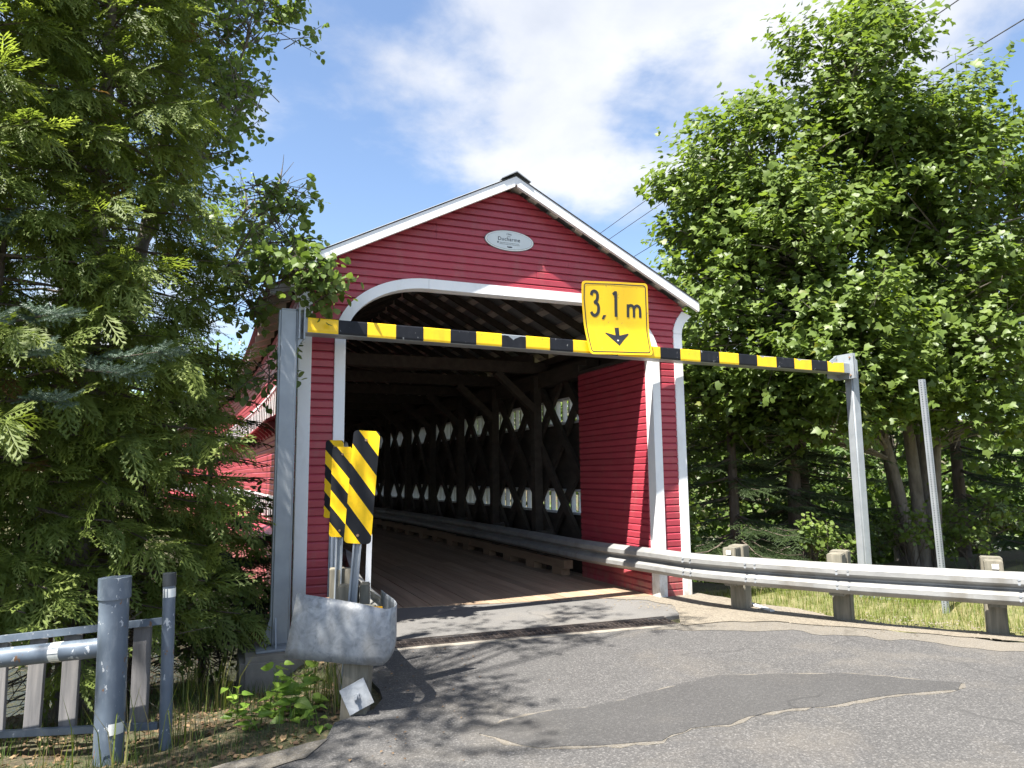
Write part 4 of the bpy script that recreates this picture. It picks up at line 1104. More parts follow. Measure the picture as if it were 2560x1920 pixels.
# ------------------------------------------------------------------ trees
def curve_pts(a, b, bow, n=7, wob=.0):
    a = Vector(a); b = Vector(b); L_ = (b - a).length; out = []
    side = Vector((random.uniform(-1, 1), random.uniform(-1, 1), 0))*L_*wob
    for i in range(n):
        t = i/(n - 1); p = a.lerp(b, t); p += Vector((0, 0, bow*L_))*math.sin(math.pi*t) + side*math.sin(math.pi*t*1.0)
        out.append(p)
    return out
def rndir(n): return norm(rng.normal(size=(n, 3)))
def leafy(root, name_crown, blobs, tm, size, per_clump, per_twig, twig_len, mat, up=.5, flat=.7, clump_r=.62, shell=.45, sag=0.):
    """blobs: (centre, radii, clumps). Clumps sit through each blob's volume, mostly near its shell; twigs carry the leaves."""
    P, Yv, Zv = [], [], []
    clumps = []
    for c, r, n in blobs:
        c = np.array(c, float); r = np.array(r if hasattr(r, '__len__') else (r, r, r), float)
        d = rndir(n); q = rng.random(n)**shell; cc = c + d*r*q[:, None]
        clumps.append((cc, np.full(n, clump_r), d))
    CC = np.concatenate([c[0] for c in clumps]); CR = np.concatenate([c[1] for c in clumps])*rng.uniform(.65, 1.2, len(CC)); CD = np.concatenate([c[2] for c in clumps])
    n = len(CC)*per_clump
    ci = np.repeat(np.arange(len(CC)), per_clump)
    base = CC[ci] + rndir(n)*CR[ci][:, None]*(rng.random(n)**.55)[:, None]*np.array([1, 1, .75])
    out = norm(CD[ci]*[1, 1, .4] + norm(base - CC[ci])*.7)
    td = norm(out*.75 + np.array([0, 0, up]) + rndir(n)*.55)
    ti = np.repeat(np.arange(n), per_twig); m = len(ti)
    t = np.tile((np.arange(per_twig) + .5)/per_twig, n) + rng.uniform(-.05, .05, m)
    L_ = twig_len*rng.uniform(.6, 1.25, n)
    pos_ = base[ti] + td[ti]*(t*L_[ti])[:, None] - np.array([0, 0, sag])*(t**2)[:, None]
    side = norm(np.cross(td[ti], rndir(m)))
    Yv = norm(side*.9 + td[ti]*.5 + np.array([0, 0, -.28]) + rndir(m)*.25)
    Zv = norm(np.array([0, 0, flat*.5]) + np.array(SUN)*flat*.6 + out[ti]*.3 + rndir(m)*.5)
    S = size*rng.uniform(.6, 1.2, m)
    rnd = np.clip(.5 + .20*rng.normal(size=m) + .12*rng.normal(size=len(CC))[ci][ti], 0, .94)
    rnd[rng.random(m) < .006] = 1.0
    P = pos_ + side*size*.25
    o = foliage(name_crown, tm, P, frames(Yv, Zv), S, rnd, mat, root)
    o['kind'] = 'stuff'
    # fine twigs
    sel = rng.permutation(n)[:min(n, 700)]
    mb = MB()
    for i in sel:
        mb.tube([base[i] - td[i]*.25, base[i] + td[i]*L_[i]*.8], [.007, .003], 3, False)
    return CC, mb
def limbs(root, stems, CC, mat, mb=None, every=1, r1=.035):
    """stems: list of (points, radii). Every clump centre is tied to a stem by a bowed limb."""
    tm = MB(); sp_ = []
    for pts, rad in stems:
        tm.tube(pts, rad, 9); sp_ += [Vector(p) for p in dense([tuple(p) for p in pts], 5)] if len(pts) > 1 else []
    tm.build('trunk', mat, root, smooth=True)
    br = mb or MB(); A = np.array([tuple(p) for p in sp_])
    for c in CC[::every]:
        d = np.linalg.norm(A - c, axis=1) + np.maximum(0, A[:, 2] - c[2] + .3)*3.0
        a = A[int(np.argmin(d))]; L_ = np.linalg.norm(a - c)
        p = curve_pts(a, c, .07, 6, .05); br.tube(p, [r1*(.35 + .35*min(L_, 2.5)/1.5)*(1 - .75*i/5) for i in range(6)], 5, False)
    br.build('branches', mat, root, smooth=True)['kind'] = 'stuff'

# big maple on the right bank
maple = thing('maple_tree', 'large bright green maple with several trunks rising behind the guardrail', 'tree', (9.4, 2.0, -.4))
blobs = [((6.67, .75, 7.35), (2.1, 1.9, 1.9), 72), ((6.95, .35, 9.05), (.65, .7, .75), 12), ((4.95, 1.3, 6.0), (1.4, 1.45, 1.6), 44), ((5.32, .7, 4.9), (1.5, 1.5, 1.45), 36),
         ((8.05, .1, 5.7), (1.8, 1.7, 1.8), 50), ((4.05, 1.4, 3.75), (.95, 1.1, .85), 15), ((5.6, .25, 3.6), (1.3, 1.2, .95), 24), ((5.7, -.3, 2.85), (.75, .7, .5), 8),
         ((7.75, -.5, 3.7), (1.4, 1.2, 1.3), 30), ((4.3, 1.7, 5.1), (.7, .8, .9), 11), ((8.3, 1.6, 7.2), (1.6, 1.6, 1.7), 24), ((6.6, 2.4, 5.6), (2.0, 1.6, 2.2), 30), ((4.7, 1.0, 2.95), (.8, .7, .5), 14), ((5.5, .3, 2.45), (.7, .6, .4), 12), ((4.9, .9, 2.2), (.5, .5, .35), 6), ((7.8, -.3, 2.5), (.9, .8, .5), 10), ((6.9, .2, 2.75), (.8, .7, .45), 9), ((3.9, 1.5, 2.9), (.5, .6, .4), 8), ((8.1, .0, 7.0), (1.5, 1.4, 1.2), 24), ((4.45, 1.6, 6.2), (.9, 1.0, .9), 13)]
K_ = 1.15; camp = np.array((-3.261, -7.94, 1.6))
blobs = [(camp + (np.array(c) - camp)*K_, tuple(q*K_ for q in r), int(n*1.5)) for c, r, n in blobs]
CC, tw = leafy(maple, 'crown', blobs, LEAF_MAPLE, .140, 10, 10, .52, M['maple_leaf'], up=.75, clump_r=.52, shell=.5)
st = []
for dx, dy, tx, ty, tz, r in ((0, 0, 6.7, .7, 8.3, .14), (.22, .1, 8.3, .3, 7.2, .12), (-.2, .05, 5.3, 1.0, 6.4, .12), (.1, -.2, 7.6, -.3, 5.2, .10), (-.15, .25, 6.9, 2.2, 7.0, .12), (.35, .2, 8.6, 1.4, 7.6, .10)):
    tx, ty, tz = (camp + (np.array((tx, ty, tz)) - camp)*K_).tolist(); p = curve_pts((9.4 + dx, 2.0 + dy, -.8), (tx, ty, tz), .0, 9, .06)
    for i, q in enumerate(p):
        t = i/8; q.x = 9.4 + dx + (tx - 9.4 - dx)*t**1.7; q.y = 2.0 + dy + (ty - 2.0 - dy)*t**1.7
    st.append((p, [r*(1 - .8*i/8) for i in range(9)]))
limbs(maple, st, CC, M['bark'], tw)

def maple2(label, x, y, h, rr, n, leaf=.14, mat='maple_leaf', bark='bark', name='maple_tree', cat='tree', group=None, trunk_r=.13, low=.28):
    z = float(hgt(x, y)); t = thing(name, label, cat, (x, y, z), group)
    bl = []
    for k in range(5):
        a = random.uniform(0, 6.28); q = rr*random.uniform(.25, .55); bl.append(((x + q*math.cos(a), y + q*math.sin(a), z + h*random.uniform(low + .2, .78)), (rr*.62, rr*.62, h*.2), n//6))
    bl.append(((x, y, z + h*.78), (rr*.55, rr*.55, h*.2), n//6))
    CC, tw = leafy(t, 'crown', bl, LEAF_MAPLE if leaf < .2 else LEAF_SIMPLE, leaf, 8, 9, .5*leaf/.13, M[mat], up=.6, clump_r=.6*rr/2)
    limbs(t, [([(x, y, z - .3), (x + .1, y, z + h*.4), (x - .1, y + .1, z + h*.85)], [trunk_r, trunk_r*.7, .03])], CC, M[bark], tw, 2)
    return t
maple2('maple at the edge of the wood to the right of the large maple', 12.2, 1.4, 10.2, 2.6, 120)
maple2('leafy young tree growing on the bank close to the bridge wall', 4.9, 4.2, 6.2, 1.9, 70, .12)
maple2('broadleaf tree behind the two dark spruces', 8.6, 8.5, 9.5, 2.8, 90, .19)
maple2('broadleaf tree on the river bank right of the spruces', 13.5, 6.0, 9.0, 3.0, 90, .19)
maple2('broadleaf tree deep in the wood behind the large maple', 13.0, 12.5, 10, 3.2, 80, .24)

# spruces
def spruce(name, label, x, y, h, rb, z0, mat, n_wh, per, tilt=-.12, size=.55, trunk_r=.13, asym=None, dens=1., bark='bark_dark', dead=True, far=False):
    z = float(hgt(x, y)); t = thing(name, label, 'tree', (x, y, z))
    m = MB(); m.tube([(x, y, z - .4), (x, y, z + h*.5), (x + .03, y, z + h)], [trunk_r, trunk_r*.6, .012], 9); m.build('trunk', M[bark], t, smooth=True)
    br = MB(); P, Yv, Zv = [], [], []
    for i in range(n_wh):
        f = i/(n_wh - 1); zz = z0 + (h - z0 - .2)*f; L0 = rb*(1 - f)**.8 + .12
        for k in range(per):
            a = random.uniform(0, 6.283); L_ = L0*random.uniform(.75, 1.12)
            if asym: L_ *= 1 + asym[1]*max(0, math.cos(a - asym[0]))
            dx, dy = math.cos(a), math.sin(a); pts = []
            for q in range(6):
                s = q/5; pts.append(Vector((x + dx*L_*s, y + dy*L_*s, z + zz + random.uniform(-.02, .02) + L_*(tilt*s*1.6 + .16*s*s*s))))
            br.tube(pts, [.022*(1 - .85*q/5)*max(.5, L_/1.5) for q in range(6)], 4, False)
            nsp = max(3, int(L_/.17*dens))
            for j in range(nsp):
                s = .18 + .82*(j + random.random()*.6)/nsp; s = min(s, 1.); qf = s*5; qi = min(4, int(qf)); p = pts[qi].lerp(pts[qi + 1], qf - qi)
                for sg in ((-1, 1) if s < .93 else (0,)):
                    al = a + sg*random.uniform(.5, .95); P.append(p); Yv.append((math.cos(al), math.sin(al), random.uniform(-.32, -.02))); Zv.append((random.uniform(-.2, .2), random.uniform(-.2, .2), 1))
    br.build('branches', M[bark], t)['kind'] = 'stuff'
    P = np.array([tuple(p) for p in P]); Yv = np.array(Yv); Zv = np.array(Zv)
    fo = foliage('needles', SPRUCE_FAR if far else SPRUCE, P, frames(Yv, Zv), size*rng.uniform(.55, 1.05, len(P)), np.clip(.5 + .22*rng.normal(size=len(P)), 0, .93), M[mat], t); fo['kind'] = 'stuff'
    if dead:
        tw = MB()
        for k in range(26):
            a = random.uniform(0, 6.28); L_ = random.uniform(.5, 1.3); zz = z + random.uniform(.3, max(.5, z0 + .3)); p0 = Vector((x, y, zz)); p1 = p0 + Vector((math.cos(a)*L_, math.sin(a)*L_, random.uniform(-.3, .1)))
            pp_ = curve_pts(p0, p1, -.08, 5, .08); tw.tube(pp_, [.010, .008, .006, .004, .002], 4, False)
            for q in range(4):
                b = pp_[1 + q % 4]; tw.tube([b, b + Vector((random.uniform(-.3, .3), random.uniform(-.3, .3), random.uniform(-.15, .1)))], [.004, .0015], 3, False)
        tw.build('dead_twigs', M['dead_twig'], t)['kind'] = 'stuff'
    return t
spruce('spruce_tree', 'dark spruce with low boughs standing against the left wall of the bridge', -3.35, 1.15, 3.9, .95, .5, 'spruce_needle', 15, 6, -.12, .52, .05, dens=1.1, far=True)
spruce('spruce_tree', 'dark spruce under the maple close to the bridge portal', 5.9, 3.2, 6.5, 1.7, .6, 'spruce_needle', 17, 5, -.2, .60, .12, far=True)
spruce('spruce_tree', 'dark spruce under the maple behind the right post of the height barrier', 7.4, 3.2, 8.0, 1.8, 1.0, 'spruce_needle', 18, 5, -.2, .62, .17, far=True)
spruce('spruce_tree', 'thick trunked spruce beside the maple trunks', 8.3, 3.9, 9.0, 1.7, 1.8, 'spruce_needle', 15, 5, -.22, .65, .19, far=True)
spruce('spruce_tree', 'spruce in the shade right of the maple trunks', 12.2, 3.2, 8.0, 1.9, .9, 'spruce_needle', 14, 5, -.22, .66, .15, far=True)
bs = thing('spruce_tree', 'pale blue green spruce poking its boughs out between the cedars', 'tree', (-5.05, -.9, -.5))
m = MB(); m.tube([(-5.05, -.9, -.9), (-5.05, -.9, 2.2), (-5.0, -.9, 4.2)], [.06, .04, .012], 8); m.build('trunk', M['bark_dark'], bs, smooth=True)
br = MB(); P, Yv, Zv = [], [], []
for a_, b_, n_ in (((-5.05, -.9, 2.85), (-4.35, -2.0, 2.78), 5), ((-5.05, -.9, 2.6), (-4.45, -2.05, 2.50), 5), ((-5.05, -.9, 2.75), (-4.75, -2.0, 2.72), 4), ((-5.05, -.9, 2.35), (-3.72, -1.95, 2.55), 6), ((-4.5, -1.3, 2.45), (-3.95, -2.05, 2.36), 4), ((-5.05, -.9, 2.2), (-4.35, -1.95, 2.15), 4), ((-5.05, -.9, 3.5), (-4.9, -1.5, 3.6), 4), ((-5.05, -.9, 3.3), (-5.6, -1.5, 3.3), 4)):
    pts = curve_pts(a_, b_, .02, 7, .02); br.tube(pts, [.016, .014, .012, .010, .008, .005, .003], 5, False)
    d = (Vector(b_) - Vector(a_)); al = math.atan2(d.y, d.x)
    for j in range(n_):
        s_ = .60 + .40*j/(n_ - 1); q = pts[min(6, int(s_*6))].lerp(pts[min(6, int(s_*6) + 1)], s_*6 - int(s_*6))
        for sg in (-1, 0, 1):
            be = al + sg*random.uniform(.35, .75); P.append(tuple(q)); Yv.append((math.cos(be), math.sin(be), random.uniform(-.35, .35))); Zv.append((random.uniform(-.3, .3), random.uniform(-1.1, -.3), .8))
br.build('branches', M['bark_dark'], bs)['kind'] = 'stuff'
def fat_spray(seed):
    r = random.Random(seed); v = []; f = []
    def twig(a, b):
        a = np.array(a); b = np.array(b); d = b - a; u = norm(d); s_ = np.array([-u[1], u[0], 0]); w_ = np.cross(u, s_); n = int(np.linalg.norm(d)*64)
        for i in range(n):
            p = a + d*(i + .5)/n; th = i*2.4; e = p + ((s_*math.cos(th) + w_*math.sin(th))*.8 + u*.75)*.085*r.uniform(.85, 1.15); k = len(v); h = np.cross(u, s_*math.cos(th) + w_*math.sin(th))*.017
            v.extend([p - h, p + h, e]); f.append((k, k + 1, k + 2))
    twig((0, 0, 0), (0, 1, .05))
    for t_, ln in ((.2, .5), (.42, .42), (.64, .3)):
        for sg in (-1, 1): a = R(r.uniform(38, 50)); twig((0, t_, 0), (sg*math.sin(a)*ln, t_ + math.cos(a)*ln, r.uniform(-.03, .06)))
    return np.array(v), np.array(f)
P = np.array(P); fo = foliage('needles', [fat_spray(i) for i in range(3)], P, frames(np.array(Yv), np.array(Zv)), .24*rng.uniform(.7, 1.15, len(P)), np.clip(.5 + .2*rng.normal(size=len(P)), 0, .93), M['blue_needle'], bs); fo['kind'] = 'stuff'

# white cedars: whorls of drooping boughs carrying flat sprays
def cedar(label, x, y, h, R0, z0, nb, seed, lean=(0, 0)):
    rnd_ = random.Random(seed); z = float(hgt(x, y)); t = thing('cedar_tree', label, 'tree', (x, y, z), None)
    m = MB(); top = Vector((x + lean[0], y + lean[1], z + h)); b0 = Vector((x, y, z - .4)); m.tube([b0, b0.lerp(top, .5), top], [.12, .075, .015], 9); m.build('trunk', M['bark'], t, smooth=True)
    br = MB(); P, Yv, Zv = [], [], []
    for i in range(nb):
        f = (i + rnd_.random())/nb; zz = z0 + (h - z0 - .15)*f; Lr = R0*min(1, .9 + f)*(1 - f)**.72*rnd_.uniform(.70, 1.18) + .12
        a = i*2.399 + rnd_.uniform(-.4, .4); dx, dy = math.cos(a), math.sin(a); c = b0.lerp(top, (zz + .4)/(h + .4)); pts = []
        for q in range(6):
            s = q/5; pts.append(Vector((c.x + dx*Lr*s, c.y + dy*Lr*s, c.z + Lr*(.10*s - .42*s*s + .22*s**3) + rnd_.uniform(-.015, .015))))
        br.tube(pts, [.016*(1 - .8*q/5)*max(.6, Lr) for q in range(6)], 4, False)
        n = int(8 + Lr*18)
        for j in range(n):
            s = .40 + .61*(rnd_.random()**.7); s = min(.999, s); qi = int(s*5); p = pts[qi].lerp(pts[qi + 1], s*5 - qi)
            al = a + rnd_.uniform(-1.25, 1.25); dr = rnd_.uniform(-1.5, .25)
            off = rnd_.uniform(0, .20); P.append((p.x + math.cos(al)*off, p.y + math.sin(al)*off, p.z - off*.35))
            Yv.append((math.cos(al), math.sin(al), dr)); b = al + rnd_.uniform(-.8, .8); Zv.append((math.cos(b)*.55 + SUN.x*.9 + rnd_.uniform(-.35, .35), math.sin(b)*.55 + SUN.y*.9 + rnd_.uniform(-.35, .35), .75*SUN.z + rnd_.uniform(-.2, .5)))
    br.build('branches', M['bark_dark'], t)['kind'] = 'stuff'
    P = np.array(P); S = .31*rng.uniform(.55, 1.3, len(P)); q = np.clip(.54 + .22*rng.normal(size=len(P)), 0, .92); q[rng.random(len(P)) < .012] = 1.
    fo = foliage('sprays', CEDAR, P, frames(np.array(Yv), np.array(Zv)), S, q, M['cedar_leaf'], t); fo['kind'] = 'stuff'
    tw = MB()
    for k in range(60):
        a = rnd_.uniform(0, 6.28); L_ = rnd_.uniform(.5, 1.35); p0 = Vector((x, y, z + rnd_.uniform(.25, z0 + .6))); p1 = p0 + Vector((math.cos(a)*L_, math.sin(a)*L_, rnd_.uniform(-.45, .15)))
        pp_ = curve_pts(p0, p1, rnd_.uniform(-.1, .08), 6, .1); tw.tube(pp_, [.010, .008, .007, .005, .004, .002], 4, False)
        for q in range(5):
            b = pp_[1 + q % 5]; tw.tube([b, b + Vector((rnd_.uniform(-.35, .35), rnd_.uniform(-.35, .35), rnd_.uniform(-.2, .12)))], [.005, .0015], 3, False)
    tw.build('dead_twigs', M['dead_twig'], t)['kind'] = 'stuff'
    return t
cedar('tall white cedar with drooping sprays, the one next to the bridge', -4.42, -.35, 9.4, 1.32, .85, 280, 3)
cedar('tall white cedar behind the picket fence, further from the bridge', -5.45, -.75, 9.6, 1.6, 1.1, 280, 5)
cedar('white cedar standing behind the first two cedars', -5.0, 1.6, 9.0, 1.5, 1.6, 40, 9)

# poplars
pop = thing('poplar_tree', 'round leaved poplar rising above the cedars with a limb over the barrier post', 'tree', (-4.5, 1.2, -1.0))
blobs = [((-3.6, .8, 6.55), (.85, .75, .85), 22), ((-3.2, .6, 7.15), (.55, .55, .5), 11), ((-3.75, .8, 5.35), (.6, .6, .6), 11), ((-3.95, .9, 7.9), (1.0, 1.0, .9), 22), ((-3.12, .7, 6.1), (.35, .4, .35), 5), ((-4.6, 1.0, 6.6), (.8, .8, 1.2), 14), ((-3.3, .7, 8.6), (.8, .8, .7), 12)]
CC, tw = leafy(pop, 'crown', blobs, LEAF_ROUND, .075, 9, 10, .34, M['poplar_leaf'], up=.3, flat=.45, clump_r=.33)
limbs(pop, [([(-4.5, 1.2, -1.2), (-4.35, 1.15, 3.0), (-3.9, .9, 6.2), (-3.5, .75, 8.6)], [.11, .085, .05, .015]), ([(-4.2, 1.05, 4.2), (-3.5, .8, 5.6), (-3.1, .65, 6.9)], [.05, .035, .012])], CC, M['bark'], tw, 1, .022)
pop2 = thing('poplar_tree', 'slender young poplar with pale leaves hanging over the top of the left barrier post', 'tree', (-4.0, .35, -.8))
blobs = [((-2.72, .15, 4.28), (.42, .4, .34), 7), ((-2.56, -.5, 3.72), (.36, .36, .36), 11), ((-2.98, -.1, 3.62), (.26, .3, .25), 5), ((-2.36, -.62, 3.55), (.16, .2, .14), 2), ((-2.80, -.32, 2.68), (.13, .14, .24), 2), ((-2.9, .1, 4.75), (.35, .35, .35), 3)]
CC, tw = leafy(pop2, 'crown', blobs, LEAF_ROUND, .088, 7, 7, .26, M['poplar_leaf'], up=.05, flat=.35, clump_r=.20, sag=.03)
limbs(pop2, [([(-4.0, .35, -1.0), (-3.95, .3, 1.8), (-3.75, .2, 3.2), (-3.2, .1, 3.9), (-2.85, .1, 4.7)], [.04, .035, .028, .018, .008]), ([(-3.5, .15, 3.5), (-2.95, -.2, 3.65), (-2.5, -.6, 3.7)], [.02, .014, .006])], CC, M['bark_dark'], tw, 1, .012)
pop3 = thing('poplar_tree', 'small leaved poplar with bare dead top showing beside the roof edge', 'tree', (-4.9, 3.4, -2.0))
blobs = [((-2.95, 3.2, 5.5), (.55, .5, .45), 9), ((-3.35, 3.2, 5.0), (.5, .5, .5), 6), ((-2.75, 3.1, 4.9), (.45, .4, .3), 4)]
CC, tw = leafy(pop3, 'crown', blobs, LEAF_ROUND, .075, 8, 8, .3, M['poplar_leaf'], up=.4, clump_r=.28)
for a, b in (((-2.9, 3.2, 5.7), (-2.35, 3.1, 6.45)), ((-2.8, 3.2, 5.75), (-2.1, 3.1, 6.25)), ((-2.75, 3.2, 5.8), (-2.05, 3.05, 5.98)), ((-3.0, 3.2, 5.7), (-3.15, 3.2, 6.25)), ((-2.55, 3.15, 6.1), (-2.5, 3.1, 6.55)), ((-2.45, 3.12, 6.0), (-2.35, 3.1, 6.22))):
    tw.tube(curve_pts(a, b, .06, 6, .08), [.016, .013, .010, .007, .005, .003], 4, False)
limbs(pop3, [([(-4.9, 3.4, -2.3), (-4.8, 3.4, 2.5), (-4.3, 3.3, 4.5), (-3.4, 3.25, 5.0), (-2.9, 3.2, 5.8)], [.08, .06, .04, .03, .012])], CC, M['bark'], tw, 1, .018)
def poplar(label, x, y, h, blobs, n_leaf=.085):
    z = float(hgt(x, y)); t = thing('poplar_tree', label, 'tree', (x, y, z))
    CC, tw = leafy(t, 'crown', blobs, LEAF_SIMPLE, n_leaf, 8, 9, .4, M['poplar_leaf'], up=.3, clump_r=.42)
    limbs(t, [([(x, y, z - .3), (x + .1, y, z + h*.5), (x + .2, y, z + h)], [.13, .09, .02])], CC, M['bark'], tw, 1, .025)
poplar('tall poplar at the roadside left of the gate, shading the road', -6.6, -4.6, 9.5, [((-5.6, -4.5, 7.6), (1.4, 1.4, 1.2), 16), ((-6.6, -4.8, 8.6), (1.4, 1.4, 1.3), 20), ((-4.5, -2.9, 8.4), (1.0, .9, .7), 8), ((-3.5, -2.9, 8.7), (.9, .7, .5), 5)])

# shrubs and saplings on the left bank
def bush(label, x, y, rad, h, n, leaf, mat, name='shrub', tmpl=None, grp=None):
    z = float(hgt(x, y)); t = thing(name, label, 'shrub', (x, y, z), grp)
    CC, tw = leafy(t, 'leaves', [((x, y, z + h*.55), (rad, rad, h*.45), n)], tmpl or LEAF_ROUND, leaf, 6, 7, .25, M[mat], up=.4, clump_r=.18)
    m = tw
    for k in range(7):
        c = CC[k % len(CC)]; m.tube(curve_pts((x + random.uniform(-.08, .08), y + random.uniform(-.08, .08), z - .1), c, .05, 5, .06), [.012, .010, .008, .006, .004], 4, False)
    m.build('stems', M['bark_dark'], t)['kind'] = 'stuff'
bush('thin leafy sapling between the left barrier post and the red wall', -2.86, .9, .16, 2.3, 7, .075, 'poplar_leaf', 'sapling')
bush('low green shrub at the foot of the concrete footing', -3.15, -.15, .35, .8, 8, .06, 'poplar_leaf')
bush('green leafy shrub behind the picket fence', -4.95, -1.9, .25, .85, 6, .06, 'poplar_leaf')
bush('leafy shrub in front of the dark spruce near the bridge portal', 3.75, 2.3, .45, 1.9, 18, .085, 'maple_leaf')
bush('shrub on the bank between the two spruces', 6.4, 1.9, .6, 1.0, 14, .08, 'maple_leaf')
bush('shrub under the boughs right of the maple trunks', 10.2, 1.6, .9, 1.6, 22, .09, 'maple_leaf')
bush('shrub at the shaded edge of the lawn behind the perforated post', 8.9, 1.9, .8, 1.1, 16, .085, 'maple_leaf')

# young weeds at the road edge: every leaf a piece
def weed(label, x, y, n, h, lf):
    z = float(hgt(x, y)); t = thing('leafy_weed', label, 'plant', (x, y, z), 'leafy weeds at the road edge')
    v, f = LEAF_ROUND[0]; sm = MB(); mes = []
    for q in (0, .35, .6, .85):
        me_ = bpy.data.meshes.new('leaf'); hv = np.array(fan([(0, 0), (.30, .06), (.40, .30), (.26, .62), (0, 1.05), (-.26, .62), (-.40, .30), (-.30, .06)], .25, .18)[0])
        hf = fan([(0, 0), (.30, .06), (.40, .30), (.26, .62), (0, 1.05), (-.26, .62), (-.40, .30), (-.30, .06)], .25, .18)[1]
        me_.from_pydata(hv.tolist(), [], hf.tolist()); a = me_.attributes.new('rnd', 'FLOAT', 'POINT'); a.data.foreach_set('value', np.full(len(hv), q, np.float32)); me_.materials.append(M['weed_leaf']); mes.append(me_)
    for s in range(max(2, n//6)):
        a = random.uniform(0, 6.28); tip = Vector((x + math.cos(a)*h*.55*random.random(), y + math.sin(a)*h*.55*random.random(), z + h*random.uniform(.5, 1.)))
        pts = curve_pts((x + random.uniform(-.05, .05), y + random.uniform(-.05, .05), z - .03), tip, .0, 6, .08); sm.tube(pts, [.005, .0045, .004, .003, .0025, .002], 5, False)
        for k in range(6):
            p = pts[1 + (k % 5)]; al = a + random.uniform(-2.4, 2.4); L_ = lf*random.uniform(.6, 1.25)
            Yd = Vector((math.cos(al), math.sin(al), random.uniform(-.25, .35))).normalized(); stem_end = p + Yd*L_*.35
            sm.tube([p, stem_end], [.002, .0015], 3, False)
            Zd = Vector((random.uniform(-.4, .4), random.uniform(-.6, .1), 1)).normalized(); Xd = Yd.cross(Zd).normalized(); Zd = Xd.cross(Yd)
            o = bpy.data.objects.new('leaf', random.choice(mes)); C.objects.link(o)
            mt = Matrix((Xd, Yd, Zd)).transposed().to_4x4(); o.rotation_euler = mt.to_euler(); o.location = stem_end; o.scale = (L_,)*3; setparent(o, t)
    sm.build('stems', M['weed_leaf'], t)
for (x, y, n, h, lf, lb) in ((-2.86, -2.42, 18, .34, .12, 'bright green weed with broad leaves, the leftmost before the concrete footing' if 0 else 'bushiest bright green weed with broad leaves before the concrete footing'),
                             (-2.62, -2.52, 18, .30, .11, 'bright green weed with toothed broad leaves close to the bull nose post'),
                             (-2.98, -2.78, 12, .17, .085, 'low small leaved weed at the edge of the asphalt'),
                             (-2.80, -2.05, 12, .42, .085, 'tall thin weed growing against the concrete footing'),
                             (-2.62, -2.90, 12, .15, .075, 'small weed between the bull nose post and the asphalt edge'),
                             (-2.74, -2.66, 18, .24, .11, 'leafy weed with large pale leaves between the bushiest weed and the asphalt'),
                             (-3.08, -2.40, 12, .26, .10, 'leafy weed on the fence side of the bushiest weed')): weed(lb, x, y, n, h, lf)

# ------------------------------------------------------------------ grass, litter, far woods
def grass(name, label, boxes, mat, size, cond=None):
    P = []
    for (x0, x1, y0, y1, n) in boxes:
        q = np.column_stack([rng.uniform(x0, x1, n), rng.uniform(y0, y1, n)]); c = rng.normal(size=q.shape)*.0
        P.append(q)
    P = np.concatenate(P)
    # tufts: pull the blades toward scattered centres
    cen = P[rng.permutation(len(P))[:max(8, len(P)//28)]]
    k = rng.integers(0, len(cen), len(P)); mk = rng.random(len(P)) < .6
    near = cen[k] + rng.normal(size=P.shape)*.045
    P = np.where(mk[:, None], near, P)
    if cond is not None: P = P[cond(P)]
    z = hgt(P[:, 0], P[:, 1]) - .01
    a = rng.uniform(0, 6.283, len(P)); Fr = np.zeros((len(P), 3, 3)); Fr[:, 0, 0] = np.cos(a); Fr[:, 1, 0] = np.sin(a); Fr[:, 0, 1] = -np.sin(a); Fr[:, 1, 1] = np.cos(a); Fr[:, 2, 2] = 1
    S = size*rng.uniform(.35, 1.3, len(P)); r = np.clip(.5 + .25*rng.normal(size=len(P)), 0, .93); r[rng.random(len(P)) < .10] = 1.
    o = foliage(name, BLADE, np.column_stack([P, z]), Fr, S, r, mat); o['kind'] = 'stuff'; tag(o, label, 'grass'); del o['category']; return o
def lawn_ok(P):
    x, y = P[:, 0], P[:, 1]
    edge = np.interp(x, [2.2, 2.7, 3.0, 3.3, 3.6, 4.2, 6, 9], [-.3, -.7, -1.2, -1.9, -2.4, -3.2, -4.4, -5.8])
    edge = edge - .22; return (y > edge + rng.normal(size=len(x))*.14) & (rng.random(len(x)) < np.clip(.2 + (y - edge)*.9, 0, 1))
grass('lawn_grass', 'sunlit dry yellow green grass strip behind the guardrail', [(2.6, 8.5, -5.5, 1.0, 42000), (8.5, 15, -8, 1.5, 9000)], M['grass'], .12, lawn_ok)
def bank_ok(P):
    x, y = P[:, 0], P[:, 1]
    edge = np.interp(x, [-7, -4.2, -3.1, -2.6, -2.3], [-3.95, -3.6, -3.33, -3.05, -2.6]); foot = (x > -3.05) & (y > -.95)
    return (y > edge) & ~foot & (rng.random(len(x)) < .8)
grass('bank_grass', 'green grass and weeds on the bank below the fence', [(-6.5, -2.25, -4.0, -.9, 6000), (-4.0, -2.6, -1.6, 1.6, 3500)], M['grass_dark'], .12, bank_ok)
grass('verge_moss', 'short mossy grass fringe along the asphalt edge', [(-4.4, -2.6, -3.75, -2.75, 9000)], M['grass_dark'], .05, bank_ok)
tall = [(-3.42, -2.72, 22), (-3.72, -2.98, 18), (-4.05, -2.92, 14), (-2.42, -2.62, 40), (-2.5, -2.35, 30), (-3.2, -1.6, 40), (-2.05, -.95, 12), (-3.4, -1.0, 50)]
P = np.concatenate([np.column_stack([rng.normal(x, .06, n), rng.normal(y, .06, n)]) for x, y, n in tall]); n = len(P); a = rng.uniform(0, 6.28, n)
